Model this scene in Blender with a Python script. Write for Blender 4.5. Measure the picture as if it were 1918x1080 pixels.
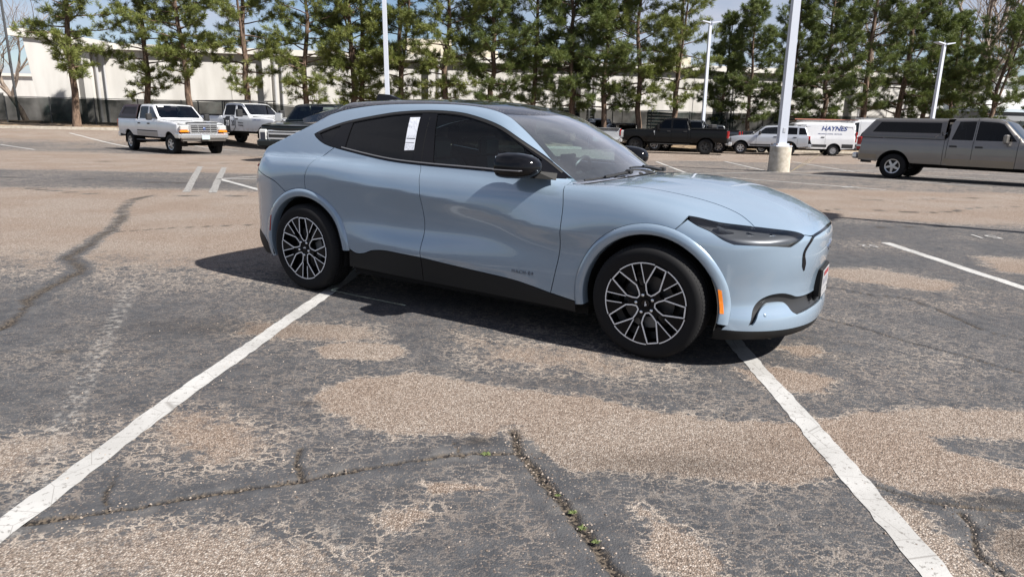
import bpy, bmesh, math, random
import numpy as np
from mathutils import Vector, Matrix
from mathutils.geometry import delaunay_2d_cdt
random.seed(7); rng = np.random.default_rng(7)
for _o in list(bpy.data.objects): bpy.data.objects.remove(_o)
SC = bpy.context.scene
COL = SC.collection

# ------------------------------------------------------------------ camera, sky, sun, exposure
CAM_H, CAM_PITCH, CAM_ROLL, CAM_F = 1.44432, 0.24653, 0.02221, 1261.45 / 1918.0
cd = bpy.data.cameras.new('camera'); cam = bpy.data.objects.new('camera', cd); COL.objects.link(cam)
cd.sensor_fit = 'HORIZONTAL'; cd.sensor_width = 36.0; cd.lens = 36.0 * CAM_F
cd.clip_start = 0.05; cd.clip_end = 3000
_fw = Vector((0, math.cos(CAM_PITCH), -math.sin(CAM_PITCH))); _up = Vector((0, math.sin(CAM_PITCH), math.cos(CAM_PITCH)))
_rt = Vector((1, 0, 0))
_r2 = math.cos(CAM_ROLL) * _rt + math.sin(CAM_ROLL) * _up
_u2 = -math.sin(CAM_ROLL) * _rt + math.cos(CAM_ROLL) * _up
_m = Matrix((_r2, _u2, -_fw)).transposed().to_4x4(); _m.translation = Vector((0, 0, CAM_H))
cam.matrix_world = _m
SC.camera = cam

SUN_EL = math.radians(45.0)
SUN_DIR = Vector((0.870, -0.493, 0.0)).normalized() * math.cos(SUN_EL) + Vector((0, 0, math.sin(SUN_EL)))   # towards the sun
sd = bpy.data.lights.new('sun', 'SUN'); sun = bpy.data.objects.new('sun', sd); COL.objects.link(sun)
sd.energy = 5.0; sd.angle = math.radians(0.55); sd.color = (1.0, 0.955, 0.89)
sun.rotation_euler = (-SUN_DIR).to_track_quat('-Z', 'Y').to_euler(); sun.location = (20, -20, 30)

wd = bpy.data.worlds.new('World'); SC.world = wd; wd.use_nodes = True
nt = wd.node_tree; nt.nodes.clear()
wo = nt.nodes.new('ShaderNodeOutputWorld'); bg = nt.nodes.new('ShaderNodeBackground'); bg.inputs['Strength'].default_value = 0.05
sky = nt.nodes.new('ShaderNodeTexSky'); sky.sky_type = 'NISHITA'; sky.sun_disc = False
sky.sun_elevation = SUN_EL; sky.sun_rotation = math.atan2(SUN_DIR.x, SUN_DIR.y)
sky.altitude = 1500; sky.air_density = 1.0; sky.dust_density = 1.2; sky.ozone_density = 1.2
# thin broken cloud over the whole sky, thicker towards the horizon as in the photograph
tc = nt.nodes.new('ShaderNodeTexCoord'); sep = nt.nodes.new('ShaderNodeSeparateXYZ'); nt.links.new(tc.outputs['Generated'], sep.inputs[0])
def wmath(op, a, b=None, clamp=False):
    n = nt.nodes.new('ShaderNodeMath'); n.operation = op; n.use_clamp = clamp
    for i, v in enumerate((a, b)):
        if v is None: continue
        if isinstance(v, (int, float)): n.inputs[i].default_value = v
        else: nt.links.new(v, n.inputs[i])
    return n.outputs[0]
zz = wmath('MAXIMUM', sep.outputs['Z'], 0.0)
den = wmath('ADD', zz, 0.22)
px = wmath('DIVIDE', sep.outputs['X'], den); py = wmath('DIVIDE', sep.outputs['Y'], den)
cmb = nt.nodes.new('ShaderNodeCombineXYZ'); nt.links.new(px, cmb.inputs[0]); nt.links.new(py, cmb.inputs[1]); cmb.inputs[2].default_value = 3.7
no = nt.nodes.new('ShaderNodeTexNoise'); no.inputs['Scale'].default_value = 1.15; no.inputs['Detail'].default_value = 7; no.inputs['Roughness'].default_value = 0.55
nt.links.new(cmb.outputs[0], no.inputs['Vector'])
cl = wmath('MULTIPLY', wmath('SUBTRACT', no.outputs['Fac'], 0.36), 3.4, True)
mixc = nt.nodes.new('ShaderNodeMixRGB'); mixc.inputs['Color2'].default_value = (6.0, 6.1, 7.1, 1)
nt.links.new(wmath('MULTIPLY', cl, 0.86), mixc.inputs['Fac']); nt.links.new(sky.outputs[0], mixc.inputs['Color1'])
nt.links.new(mixc.outputs[0], bg.inputs['Color']); nt.links.new(bg.outputs[0], wo.inputs['Surface'])

SC.view_settings.view_transform = 'Standard'; SC.view_settings.look = 'None'
SC.view_settings.exposure = 1.08; SC.view_settings.gamma = 1.0; SC.view_settings.use_curve_mapping = False
SC.render.engine = 'CYCLES'
SC.cycles.max_bounces = 10; SC.cycles.transparent_max_bounces = 24; SC.cycles.transmission_bounces = 10
# ------------------------------------------------------------------ helpers: objects
def link(o, parent=None):
    COL.objects.link(o)
    if parent is not None: o.parent = parent
    return o
def tag(o, label=None, cat=None, group=None, kind=None):
    if label: o['label'] = label
    if cat: o['category'] = cat
    if group: o['group'] = group
    if kind: o['kind'] = kind
    return o
def thing(name, label, cat, loc=(0, 0, 0), rz=0.0, group=None):
    o = bpy.data.objects.new(name, None); COL.objects.link(o); o.empty_display_size = 0.3
    o.location = loc; o.rotation_euler = (0, 0, rz)
    return tag(o, label, cat, group)
def mesh(name, verts, faces, mat=None, parent=None, smooth=False, normals=None, mats=None, fmat=None):
    me = bpy.data.meshes.new(name)
    v = np.asarray(verts, dtype=np.float64)
    me.from_pydata(v.tolist(), [], [list(map(int, f)) for f in faces])
    if mats:
        for m_ in mats: me.materials.append(m_)
        if fmat is not None: me.polygons.foreach_set('material_index', list(map(int, fmat)))
    elif mat is not None: me.materials.append(mat)
    if smooth: me.polygons.foreach_set('use_smooth', [True] * len(me.polygons))
    me.update()
    if normals is not None:
        me.normals_split_custom_set_from_vertices([tuple(n) for n in normals])
    return link(bpy.data.objects.new(name, me), parent)
def copy_tree(o, parent=None):
    c = o.copy(); COL.objects.link(c)
    if parent is not None: c.parent = parent
    for ch in list(o.children): copy_tree(ch, c)
    return c
class MB:
    """collects simple solids into one mesh"""
    def __init__(s): s.v = []; s.f = []
    def add(s, vs, fs):
        b = len(s.v); s.v += [tuple(map(float, p)) for p in vs]; s.f += [tuple(i + b for i in f) for f in fs]; return s
    def box(s, c, d, rz=0.0, bev=0.0):
        x, y, z = d[0] / 2, d[1] / 2, d[2] / 2
        if bev <= 0:
            vs = [(i * x, j * y, k * z) for k in (-1, 1) for j in (-1, 1) for i in (-1, 1)]
            fs = [(0, 2, 3, 1), (4, 5, 7, 6), (0, 1, 5, 4), (2, 6, 7, 3), (0, 4, 6, 2), (1, 3, 7, 5)]
        else:
            b = bev; vs = []; fs = []
            ring = lambda xx, yy, zz: [(-xx, -yy, zz), (xx, -yy, zz), (xx, yy, zz), (-xx, yy, zz)]
            def oct_(xx, yy, bb, zz): return [(-xx + bb, -yy, zz), (xx - bb, -yy, zz), (xx, -yy + bb, zz), (xx, yy - bb, zz), (xx - bb, yy, zz), (-xx + bb, yy, zz), (-xx, yy - bb, zz), (-xx, -yy + bb, zz)]
            vs = oct_(x - b, y - b, b * .5, -z) + oct_(x, y, b, -z + b) + oct_(x, y, b, z - b) + oct_(x - b, y - b, b * .5, z)
            fs = [tuple(range(7, -1, -1)), tuple(range(24, 32))]
            for r in range(3):
                for i in range(8): j = (i + 1) % 8; fs.append((r * 8 + i, r * 8 + j, r * 8 + 8 + j, r * 8 + 8 + i))
        ca, sa = math.cos(rz), math.sin(rz)
        return s.add([(c[0] + ca * p[0] - sa * p[1], c[1] + sa * p[0] + ca * p[1], c[2] + p[2]) for p in vs], fs)
    def tube(s, pts, r, n=8, cap=True):
        pts = [Vector(p) for p in pts]; rs = r if isinstance(r, (list, tuple)) else [r] * len(pts)
        vs = []; fs = []; pu = None
        for i, p in enumerate(pts):
            t = (pts[min(i + 1, len(pts) - 1)] - pts[max(i - 1, 0)]).normalized()
            if pu is None: pu = t.orthogonal().normalized()
            u = (pu - t * pu.dot(t))
            u = u.normalized() if u.length > 1e-6 else t.orthogonal().normalized()
            w = t.cross(u); pu = u
            for k in range(n):
                a = 2 * math.pi * k / n
                vs.append(p + (u * math.cos(a) + w * math.sin(a)) * rs[i])
        for i in range(len(pts) - 1):
            for k in range(n):
                j = (k + 1) % n; fs.append((i * n + k, i * n + j, i * n + n + j, i * n + n + k))
        if cap: fs += [tuple(range(n - 1, -1, -1)), tuple((len(pts) - 1) * n + k for k in range(n))]
        return s.add(vs, fs)
    def lathe(s, prof, n=32, axis='y', c=(0, 0, 0), close=False):
        """prof: list of (radius, offset along the axis)"""
        vs = []; m = len(prof)
        for k in range(n):
            a = 2 * math.pi * k / n; ca, sa = math.cos(a), math.sin(a)
            for r, o in prof:
                if axis == 'y': vs.append((c[0] + r * ca, c[1] + o, c[2] + r * sa))
                elif axis == 'x': vs.append((c[0] + o, c[1] + r * ca, c[2] + r * sa))
                else: vs.append((c[0] + r * ca, c[1] + r * sa, c[2] + o))
        fs = []
        for k in range(n):
            k2 = (k + 1) % n
            for i in range(m - (0 if close else 1)):
                j = (i + 1) % m; fs.append((k * m + i, k * m + j, k2 * m + j, k2 * m + i))
        return s.add(vs, fs)
    def prism(s, poly, a, b, axis='y'):
        """extrude a 2-D polygon between a and b along an axis; poly in the other two axes in order"""
        n = len(poly)
        def P(q, t): return (q[0], t, q[1]) if axis == 'y' else ((t, q[0], q[1]) if axis == 'x' else (q[0], q[1], t))
        vs = [P(q, a) for q in poly] + [P(q, b) for q in poly]
        fs = [tuple(range(n)), tuple(range(2 * n - 1, n - 1, -1))] + [(i, i + n, (i + 1) % n + n, (i + 1) % n) for i in range(n)]
        return s.add(vs, fs)
    def quad(s, a, b, c, d): return s.add([a, b, c, d], [(0, 1, 2, 3)])
    def build(s, name, mat, parent=None, smooth=False, fix=True, angle=None):
        me = bpy.data.meshes.new(name); me.from_pydata(s.v, [], s.f); me.materials.append(mat)
        if fix:
            bm = bmesh.new(); bm.from_mesh(me); bmesh.ops.recalc_face_normals(bm, faces=bm.faces); bm.to_mesh(me); bm.free()
        if smooth or angle:
            me.polygons.foreach_set('use_smooth', [True] * len(me.polygons))
            if angle: me.set_sharp_from_angle(angle=math.radians(angle))
        me.update()
        return link(bpy.data.objects.new(name, me), parent)

# ------------------------------------------------------------------ helpers: materials
def nodes_of(m):
    m.use_nodes = True; t = m.node_tree; return t, t.nodes.get('Principled BSDF')
_mats = {}
def mat(name, col=(.5, .5, .5), rough=.5, metal=0.0, coat=0.0, spec=.5, emit=None, trans=0.0, ior=1.45):
    if name in _mats: return _mats[name]
    m = bpy.data.materials.new(name); t, b = nodes_of(m)
    b.inputs['Base Color'].default_value = (*col, 1); b.inputs['Roughness'].default_value = rough
    b.inputs['Metallic'].default_value = metal; b.inputs['Coat Weight'].default_value = coat; b.inputs['Coat Roughness'].default_value = .03
    b.inputs['Specular IOR Level'].default_value = spec; b.inputs['IOR'].default_value = ior
    if trans: b.inputs['Transmission Weight'].default_value = trans
    if emit: b.inputs['Emission Color'].default_value = (*emit[0], 1); b.inputs['Emission Strength'].default_value = emit[1]
    _mats[name] = m; return m
class NT:
    """short-hand for building node trees"""
    def __init__(s, m): s.m = m; s.t, s.b = nodes_of(m)
    def n(s, typ, **kw):
        nd = s.t.nodes.new(typ)
        for k, v in kw.items(): setattr(nd, k, v)
        return nd
    def set(s, sock, v):
        if hasattr(v, 'is_output') or hasattr(v, 'links'): s.t.links.new(v, sock)
        elif isinstance(v, (tuple, list)) and len(v) == 3 and len(sock.default_value) == 4: sock.default_value = (*v, 1)
        else: sock.default_value = v
    def math(s, op, a, b=None, c=None, clamp=False):
        nd = s.n('ShaderNodeMath', operation=op, use_clamp=clamp)
        for i, v in enumerate((a, b, c)):
            if v is not None: s.set(nd.inputs[i], v)
        return nd.outputs[0]
    def coord(s, which='Object'):
        return s.n('ShaderNodeTexCoord').outputs[which]
    def noise(s, vec, scale, detail=4, rough=.5, dist=0.0, out='Fac'):
        nd = s.n('ShaderNodeTexNoise'); s.set(nd.inputs['Vector'], vec); nd.inputs['Scale'].default_value = scale
        nd.inputs['Detail'].default_value = detail; nd.inputs['Roughness'].default_value = rough; nd.inputs['Distortion'].default_value = dist
        return nd.outputs[out]
    def voro(s, vec, scale, feature='F1', out='Distance', rand=1.0):
        nd = s.n('ShaderNodeTexVoronoi', feature=feature); s.set(nd.inputs['Vector'], vec); nd.inputs['Scale'].default_value = scale
        nd.inputs['Randomness'].default_value = rand
        return nd.outputs[out]
    def mapr(s, v, a, b, c=0.0, d=1.0, smooth=True):
        nd = s.n('ShaderNodeMapRange', interpolation_type='SMOOTHSTEP' if smooth else 'LINEAR')
        s.set(nd.inputs[0], v)
        for i, q in enumerate((a, b, c, d)): s.set(nd.inputs[i + 1], q)
        return nd.outputs[0]
    def mix(s, f, a, b, blend='MIX'):
        nd = s.n('ShaderNodeMixRGB', blend_type=blend); s.set(nd.inputs[0], f); s.set(nd.inputs[1], a); s.set(nd.inputs[2], b)
        return nd.outputs[0]
    def attr(s, name, out='Fac'):
        nd = s.n('ShaderNodeAttribute', attribute_name=name); return nd.outputs[out]
    def vmul(s, v, k):
        nd = s.n('ShaderNodeVectorMath', operation='MULTIPLY'); s.set(nd.inputs[0], v); nd.inputs[1].default_value = k; return nd.outputs[0]
    def bump(s, h, strength=.3, dist=.01):
        nd = s.n('ShaderNodeBump'); nd.inputs['Strength'].default_value = strength; nd.inputs['Distance'].default_value = dist
        s.set(nd.inputs['Height'], h); s.t.links.new(nd.outputs[0], s.b.inputs['Normal']); return nd
    def col(s, v): s.set(s.b.inputs['Base Color'], v); return s
    def rough(s, v): s.set(s.b.inputs['Roughness'], v); return s
def new_mat(name, **kw):
    m = mat(name, **kw); return m, NT(m)
def glass_mat(name, tint=(.8, .9, .88), ior=1.5, rough=0.0, dust=0.0, refl=1.5):
    """thin window glass: a tinted see-through sheet with a Fresnel reflection and a diffuse layer for dust and painted haze"""
    if name in _mats: return _mats[name]
    m = bpy.data.materials.new(name); m.use_nodes = True; t = m.node_tree; t.nodes.clear()
    o = t.nodes.new('ShaderNodeOutputMaterial'); tr = t.nodes.new('ShaderNodeBsdfTransparent'); gl = t.nodes.new('ShaderNodeBsdfGlossy')
    fr = t.nodes.new('ShaderNodeFresnel'); fr.inputs['IOR'].default_value = ior; mx = t.nodes.new('ShaderNodeMixShader')
    tr.inputs['Color'].default_value = (*tint, 1); gl.inputs['Roughness'].default_value = rough; gl.inputs['Color'].default_value = (1, 1, 1, 1)
    sc = t.nodes.new('ShaderNodeMath'); sc.operation = 'MULTIPLY'; sc.inputs[1].default_value = refl; sc.use_clamp = True
    t.links.new(fr.outputs[0], sc.inputs[0]); t.links.new(sc.outputs[0], mx.inputs[0]); t.links.new(tr.outputs[0], mx.inputs[1]); t.links.new(gl.outputs[0], mx.inputs[2])
    out = mx.outputs[0]
    if dust > 0:
        df = t.nodes.new('ShaderNodeBsdfDiffuse'); df.inputs['Color'].default_value = (.55, .55, .55, 1); m2 = t.nodes.new('ShaderNodeMixShader')
        nz = t.nodes.new('ShaderNodeTexNoise'); nz.inputs['Scale'].default_value = 3.0; nz.inputs['Detail'].default_value = 6
        tcn = t.nodes.new('ShaderNodeTexCoord'); t.links.new(tcn.outputs['Object'], nz.inputs['Vector'])
        mm = t.nodes.new('ShaderNodeMath'); mm.operation = 'MULTIPLY'; mm.inputs[1].default_value = dust * 2; t.links.new(nz.outputs['Fac'], mm.inputs[0])
        t.links.new(mm.outputs[0], m2.inputs[0]); t.links.new(out, m2.inputs[1]); t.links.new(df.outputs[0], m2.inputs[2]); out = m2.outputs[0]
    t.links.new(out, o.inputs['Surface']); _mats[name] = m; return m
def paint_mat(name, col, rough=.32, metal=.15, coat=1.0, dust=0.0, dust_z=None, dust_col=(.30, .26, .21)):
    if name in _mats: return _mats[name]
    m, k = new_mat(name, col=col, rough=rough, metal=metal, coat=coat)
    p = k.coord('Object'); c = k.mix(k.mapr(k.noise(p, 2.2, 3), .3, .7), tuple(x * .97 for x in col), tuple(min(1, x * 1.03) for x in col))
    if dust_z is not None:
        sx = k.n('ShaderNodeSeparateXYZ'); k.set(sx.inputs[0], p)
        d = k.math('MULTIPLY', k.mapr(sx.outputs[2], dust_z[0], dust_z[1], 1, 0), k.mapr(k.noise(p, 6, 5), .25, .75))
        c = k.mix(k.math('MULTIPLY', d, dust), c, dust_col); k.rough(k.mapr(d, 0, 1, rough, .7))
    k.col(c); return m

# ------------------------------------------------------------------ helpers: sculpted shells (car bodies)
def nspline(xs, ys):
    xs = np.asarray(xs, float); ys = np.asarray(ys, float); n = len(xs)
    h = np.diff(xs); A = np.eye(n); b = np.zeros(n)
    for i in range(1, n - 1):
        A[i, i - 1] = h[i - 1]; A[i, i] = 2 * (h[i - 1] + h[i]); A[i, i + 1] = h[i]
        b[i] = 6 * ((ys[i + 1] - ys[i]) / h[i] - (ys[i] - ys[i - 1]) / h[i - 1])
    M = np.linalg.solve(A, b)
    def f(x):
        x = np.clip(np.asarray(x, float), xs[0], xs[-1]); i = np.clip(np.searchsorted(xs, x) - 1, 0, n - 2)
        hh = h[i]; a = (xs[i + 1] - x) / hh; c = (x - xs[i]) / hh
        return a * ys[i] + c * ys[i + 1] + ((a ** 3 - a) * M[i] + (c ** 3 - c) * M[i + 1]) * hh * hh / 6
    return f
class T1:
    def __init__(s, xs, ys, n=900, lin=False):
        s.lo, s.hi, s.n = xs[0], xs[-1], n; g = np.linspace(s.lo, s.hi, n)
        s.v = np.interp(g, xs, ys) if lin else nspline(xs, ys)(g)
    def __call__(s, x):
        t = np.clip((x - s.lo) / (s.hi - s.lo), 0, 1) * (s.n - 1.001); i = t.astype(int); f = t - i
        return s.v[i] * (1 - f) + s.v[i + 1] * f
class T2:
    def __init__(s, xs, zs, vals, nx=500, nz=300):
        s.x0, s.x1, s.z0, s.z1, s.nx, s.nz = xs[0], xs[-1], zs[0], zs[-1], nx, nz
        gz = np.linspace(s.z0, s.z1, nz); gx = np.linspace(s.x0, s.x1, nx)
        rows = np.array([nspline(zs, v)(gz) for v in vals])
        s.v = np.array([nspline(xs, rows[:, j])(gx) for j in range(nz)]).T
    def __call__(s, x, z):
        a = np.clip((x - s.x0) / (s.x1 - s.x0), 0, 1) * (s.nx - 1.001); b = np.clip((z - s.z0) / (s.z1 - s.z0), 0, 1) * (s.nz - 1.001)
        i = a.astype(int); j = b.astype(int); f = a - i; g = b - j
        v = s.v
        return (v[i, j] * (1 - f) + v[i + 1, j] * f) * (1 - g) + (v[i, j + 1] * (1 - f) + v[i + 1, j + 1] * f) * g
def smax(a, b, k):
    h = np.maximum(k - np.abs(a - b), 0) / k
    return np.maximum(a, b) + h * h * k * .25
def smin(a, b, k): return -smax(-a, -b, k)
def sstep(x, a, b):
    t = np.clip((x - a) / (b - a), 0, 1); return t * t * (3 - 2 * t)
def crv(pts, n=8):
    """Catmull-Rom through points"""
    P = np.asarray(pts, float); out = []
    for i in range(len(P) - 1):
        p0 = P[i - 1] if i else 2 * P[0] - P[1]; p3 = P[i + 2] if i + 2 < len(P) else 2 * P[-1] - P[-2]
        p1, p2 = P[i], P[i + 1]
        for t in np.linspace(0, 1, n, endpoint=False):
            out.append(.5 * ((2 * p1) + (-p0 + p2) * t + (2 * p0 - 5 * p1 + 4 * p2 - p3) * t * t + (-p0 + 3 * p1 - 3 * p2 + p3) * t ** 3))
    out.append(P[-1]); return np.array(out)
def lin(pts, n=6):
    P = np.asarray(pts, float); out = []
    for i in range(len(P) - 1):
        for t in np.linspace(0, 1, n, endpoint=False): out.append(P[i] * (1 - t) + P[i + 1] * t)
    out.append(P[-1]); return np.array(out)
def arc(cx, cz, r, a0, a1, n=24, rz=None):
    a = np.radians(np.linspace(a0, a1, n)); return np.stack([cx + r * np.cos(a), cz + (rz or r) * np.sin(a)], 1)
def cat(*a): return np.concatenate([np.asarray(x, float) for x in a])
def pip(P, L):
    x, y = P[:, 0], P[:, 1]; ins = np.zeros(len(P), bool); n = len(L); j = n - 1
    for i in range(n):
        xi, yi = L[i]; xj, yj = L[j]
        c = (yi > y) != (yj > y)
        if yi != yj: ins ^= c & (x < (xj - xi) * (y - yi) / (yj - yi) + xi)
        j = i
    return ins
def segd(P, L):
    d = np.full(len(P), 1e9)
    A = L; B = np.roll(L, -1, 0)
    for a, b in zip(A, B):
        ab = b - a; t = np.clip(((P - a) @ ab) / max(ab @ ab, 1e-12), 0, 1); q = P - (a + t[:, None] * ab)
        d = np.minimum(d, np.einsum('ij,ij->i', q, q))
    return np.sqrt(d)
def area2(L): return .5 * np.sum(L[:, 0] * np.roll(L[:, 1], -1) - np.roll(L[:, 0], -1) * L[:, 1])
def resample(L, h):
    out = []
    for a, b in zip(L, np.roll(L, -1, 0)):
        n = max(1, int(math.ceil(np.linalg.norm(b - a) / h)))
        for t in range(n): out.append(a + (b - a) * t / n)
    out = np.array(out)
    keep = [0]
    for i in range(1, len(out)):
        if np.linalg.norm(out[i] - out[keep[-1]]) > h * .18: keep.append(i)
    if np.linalg.norm(out[keep[-1]] - out[0]) < h * .18 and len(keep) > 3: keep.pop()
    return out[keep]
def inset(L, g):
    ccw = area2(L) > 0
    e = np.roll(L, -1, 0) - L; e /= np.maximum(np.linalg.norm(e, axis=1)[:, None], 1e-9)
    nn = np.stack([-e[:, 1], e[:, 0]], 1) * (1 if ccw else -1)
    m = nn + np.roll(nn, 1, 0); l = np.maximum(np.linalg.norm(m, axis=1)[:, None], .35); m = m / l
    return L + m * g
def tri_region(loops, h):
    """triangulate a planar region (outer loop, then holes) with an even inner point grid"""
    outer = loops[0]; lo = outer.min(0); hi = outer.max(0)
    gx = np.arange(lo[0] + h * .5, hi[0], h); gy = np.arange(lo[1] + h * .43, hi[1], h * .866)
    X, Y = np.meshgrid(gx, gy); X[1::2] += h * .5; P = np.stack([X.ravel(), Y.ravel()], 1)
    if len(P):
        k = pip(P, outer)
        for q in loops[1:]: k &= ~pip(P, q)
        P = P[k]
        if len(P):
            d = segd(P, outer)
            for q in loops[1:]: d = np.minimum(d, segd(P, q))
            P = P[d > h * .5]
    V = []; E = []; b = 0
    for L in loops:
        n = len(L); V += [Vector(p) for p in L]; E += [(b + i, b + (i + 1) % n) for i in range(n)]; b += n
    nb = b; V += [Vector(p) for p in P]
    v, e, f, ov, oe, of = delaunay_2d_cdt(V, E, [], 0, 1e-7)
    vv = np.array([tuple(p) for p in v]); ff = np.array([t for t in f if len(t) == 3], int)
    c = vv[ff].mean(1); k = pip(c, outer)
    for q in loops[1:]: k &= ~pip(c, q)
    ff = ff[k]
    s = vv[ff]; ar = (s[:, 1, 0] - s[:, 0, 0]) * (s[:, 2, 1] - s[:, 0, 1]) - (s[:, 1, 1] - s[:, 0, 1]) * (s[:, 2, 0] - s[:, 0, 0])
    ff[ar < 0] = ff[ar < 0][:, ::-1]; ff = ff[np.abs(ar) > 1e-10]
    return vv, ff
class Shell:
    def __init__(s, F, root, h=.03, ylim=1.6): s.F = F; s.root = root; s.h = h; s.yl = ylim
    def trace(s, O, d, n=46):
        t = np.zeros(len(O)); d = np.asarray(d, float)
        for _ in range(n): t = np.clip(t + .72 * s.F(O + d * t[:, None]), -1, 7)
        return O + d * t[:, None], np.abs(s.F(O + d * t[:, None]))
    def grad(s, P, e=.004):
        g = np.stack([s.F(P + np.eye(3)[i] * e) - s.F(P - np.eye(3)[i] * e) for i in range(3)], 1)
        return g / np.maximum(np.linalg.norm(g, axis=1)[:, None], 1e-9)
    def S(s, xz):
        xz = np.asarray(xz, float); O = np.stack([xz[:, 0], np.full(len(xz), -s.yl), xz[:, 1]], 1); return s.trace(O, (0, 1, 0))[0]
    def T(s, xy, z0=2.6):
        xy = np.asarray(xy, float); O = np.stack([xy[:, 0], xy[:, 1], np.full(len(xy), z0)], 1); return s.trace(O, (0, 0, -1))[0]
    def Fr(s, yz, x0=6.0):
        yz = np.asarray(yz, float); O = np.stack([np.full(len(yz), x0), yz[:, 0], yz[:, 1]], 1); return s.trace(O, (-1, 0, 0))[0]
    def Rr(s, yz, x0=-4.0):
        yz = np.asarray(yz, float); O = np.stack([np.full(len(yz), x0), yz[:, 0], yz[:, 1]], 1); return s.trace(O, (1, 0, 0))[0]
    def panel(s, name, outer, d, m, holes=(), gap=.003, fl=.016, off=0.0, h=None, mirror=True, parent=None, flm=None, label=None, both_parents=None, bend=None):
        h = h or s.h; d = np.asarray(d, float); d = d / np.linalg.norm(d)
        ref = np.array([0, 0, 1.]) if abs(d[2]) < .9 else np.array([0, 1., 0])
        u = np.cross(ref, -d); u /= np.linalg.norm(u); v = np.cross(-d, u)
        loops = []
        for i, B in enumerate([outer] + list(holes)):
            L = resample(np.stack([B @ u, B @ v], 1), h * .75)
            if area2(L) < 0: L = L[::-1]
            L = inset(L, gap if i == 0 else -gap); loops.append(L)
        vv, ff = tri_region(loops, h)
        s0 = min((B @ d).min() for B in [outer] + list(holes)) - .5
        O = vv[:, :1] * u + vv[:, 1:] * v + d * s0
        P, r = s.trace(O, d)
        bad = r > .004
        if bad.any():
            near = cat(outer, *holes) if len(holes) else outer; nuv = np.stack([near @ u, near @ v], 1)
            for i in np.nonzero(bad)[0]:
                j = np.argmin(((nuv - vv[i]) ** 2).sum(1)); P[i] = O[i] + d * ((near[j] - O[i]) @ d)
        N = s.grad(P)
        if off: P = P + N * off
        if bend is not None: P, N = bend(P, N)
        nv = len(P); V = [P]; NN = [N]; F_ = ff.tolist(); fm = [0] * len(F_); base = nv
        if fl:
            cnt = {}
            for a, b, c in ff.tolist():
                for e in ((a, b), (b, c), (c, a)):
                    k = (min(e), max(e))
                    cnt[k] = None if k in cnt else e
            E = [e for e in cnt.values() if e]
            ids = sorted({i for e in E for i in e}); mp = {i: j for j, i in enumerate(ids)}; n = len(ids)
            V += [P[ids], P[ids] - N[ids] * fl]
            # outward directions for the returned edge
            acc = np.zeros((n, 3))
            for a, b in E:
                t = P[b] - P[a]; o = np.cross(t, N[a]); l = np.linalg.norm(o)
                if l > 0: acc[mp[a]] += o / l; acc[mp[b]] += o / l
            acc /= np.maximum(np.linalg.norm(acc, axis=1)[:, None], 1e-9)
            NN += [acc, acc]
            for a, b in E: F_.append((base + mp[b], base + mp[a], base + n + mp[a], base + n + mp[b])); fm.append(1 if flm else 0)
        V = np.concatenate(V); NN = np.concatenate(NN)
        out = []
        for sd in ((1, -1) if mirror else (1,)):
            W = V * (1, sd, 1); Nn = NN * (1, sd, 1); FF = F_ if sd > 0 else [tuple(f[::-1]) for f in F_]
            pr = (both_parents[0 if sd > 0 else 1] if both_parents else (parent or s.root))
            o = mesh(name, W, FF, None, pr, True, Nn, mats=[m] + ([flm] if flm else []), fmat=fm)
            if label: o['label'] = label
            out.append(o)
        return out
    def strip(s, name, pts, w, m, off=.0015, mirror=True, parent=None, thick=.002):
        """a narrow raised strip following a line on the shell"""
        P = np.asarray(pts, float); N = s.grad(P); T = np.gradient(P, axis=0); T /= np.maximum(np.linalg.norm(T, axis=1)[:, None], 1e-9)
        B = np.cross(N, T); n = len(P)
        ws = np.asarray(w) if np.ndim(w) else np.full(n, w)
        V = np.concatenate([P + B * ws[:, None] / 2 - N * .004, P + B * ws[:, None] / 2 + N * (off + thick), P - B * ws[:, None] / 2 + N * (off + thick), P - B * ws[:, None] / 2 - N * .004])
        F_ = [(k * n + i, k * n + i + 1, k * n + n + i + 1, k * n + n + i) for k in range(3) for i in range(n - 1)]
        F_ += [(0, n, 2 * n, 3 * n), (n - 1, 4 * n - 1, 3 * n - 1, 2 * n - 1)]
        out = []
        for sd in ((1, -1) if mirror else (1,)):
            out.append(mesh(name, V * (1, sd, 1), F_ if sd < 0 else [f[::-1] for f in F_], m, parent or s.root))
        return out
# ------------------------------------------------------------------ the lot
def sm01(t): t = np.clip(t, 0, 1); return t * t * (3 - 2 * t)
def zg(x, y):
    """height of the ground: level round the car, falling gently away behind it, rising again to the kerb on the left"""
    x = np.asarray(x, float); y = np.asarray(y, float)
    d = np.maximum(y - 10.0, 0); s = np.where(d < 4, d * d / 8, d - 2.0) * .0124
    s = np.minimum(s, .52)
    rise = .62 * sm01((y - 31.5) / 9.5) * sm01((-x - 9) / 9)
    return -s + rise
def zg1(x, y): return float(zg(np.array([x]), np.array([y]))[0])
def vnoise(x, y, sc, seed=0):
    """smooth value noise in [0,1]"""
    X = x * sc + 1000.3 + seed * 17.7; Y = y * sc + 1000.7 + seed * 9.1
    xi = np.floor(X).astype(np.int64); yi = np.floor(Y).astype(np.int64); fx = X - xi; fy = Y - yi
    fx = fx * fx * (3 - 2 * fx); fy = fy * fy * (3 - 2 * fy)
    def hsh(a, b):
        n = (a * 374761393 + b * 668265263 + seed * 144665) & 0xffffffff
        n = ((n ^ (n >> 13)) * 1274126177) & 0xffffffff
        return ((n ^ (n >> 16)) & 0xffff) / 65535.0
    return (hsh(xi, yi) * (1 - fx) + hsh(xi + 1, yi) * fx) * (1 - fy) + (hsh(xi, yi + 1) * (1 - fx) + hsh(xi + 1, yi + 1) * fx) * fy
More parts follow.
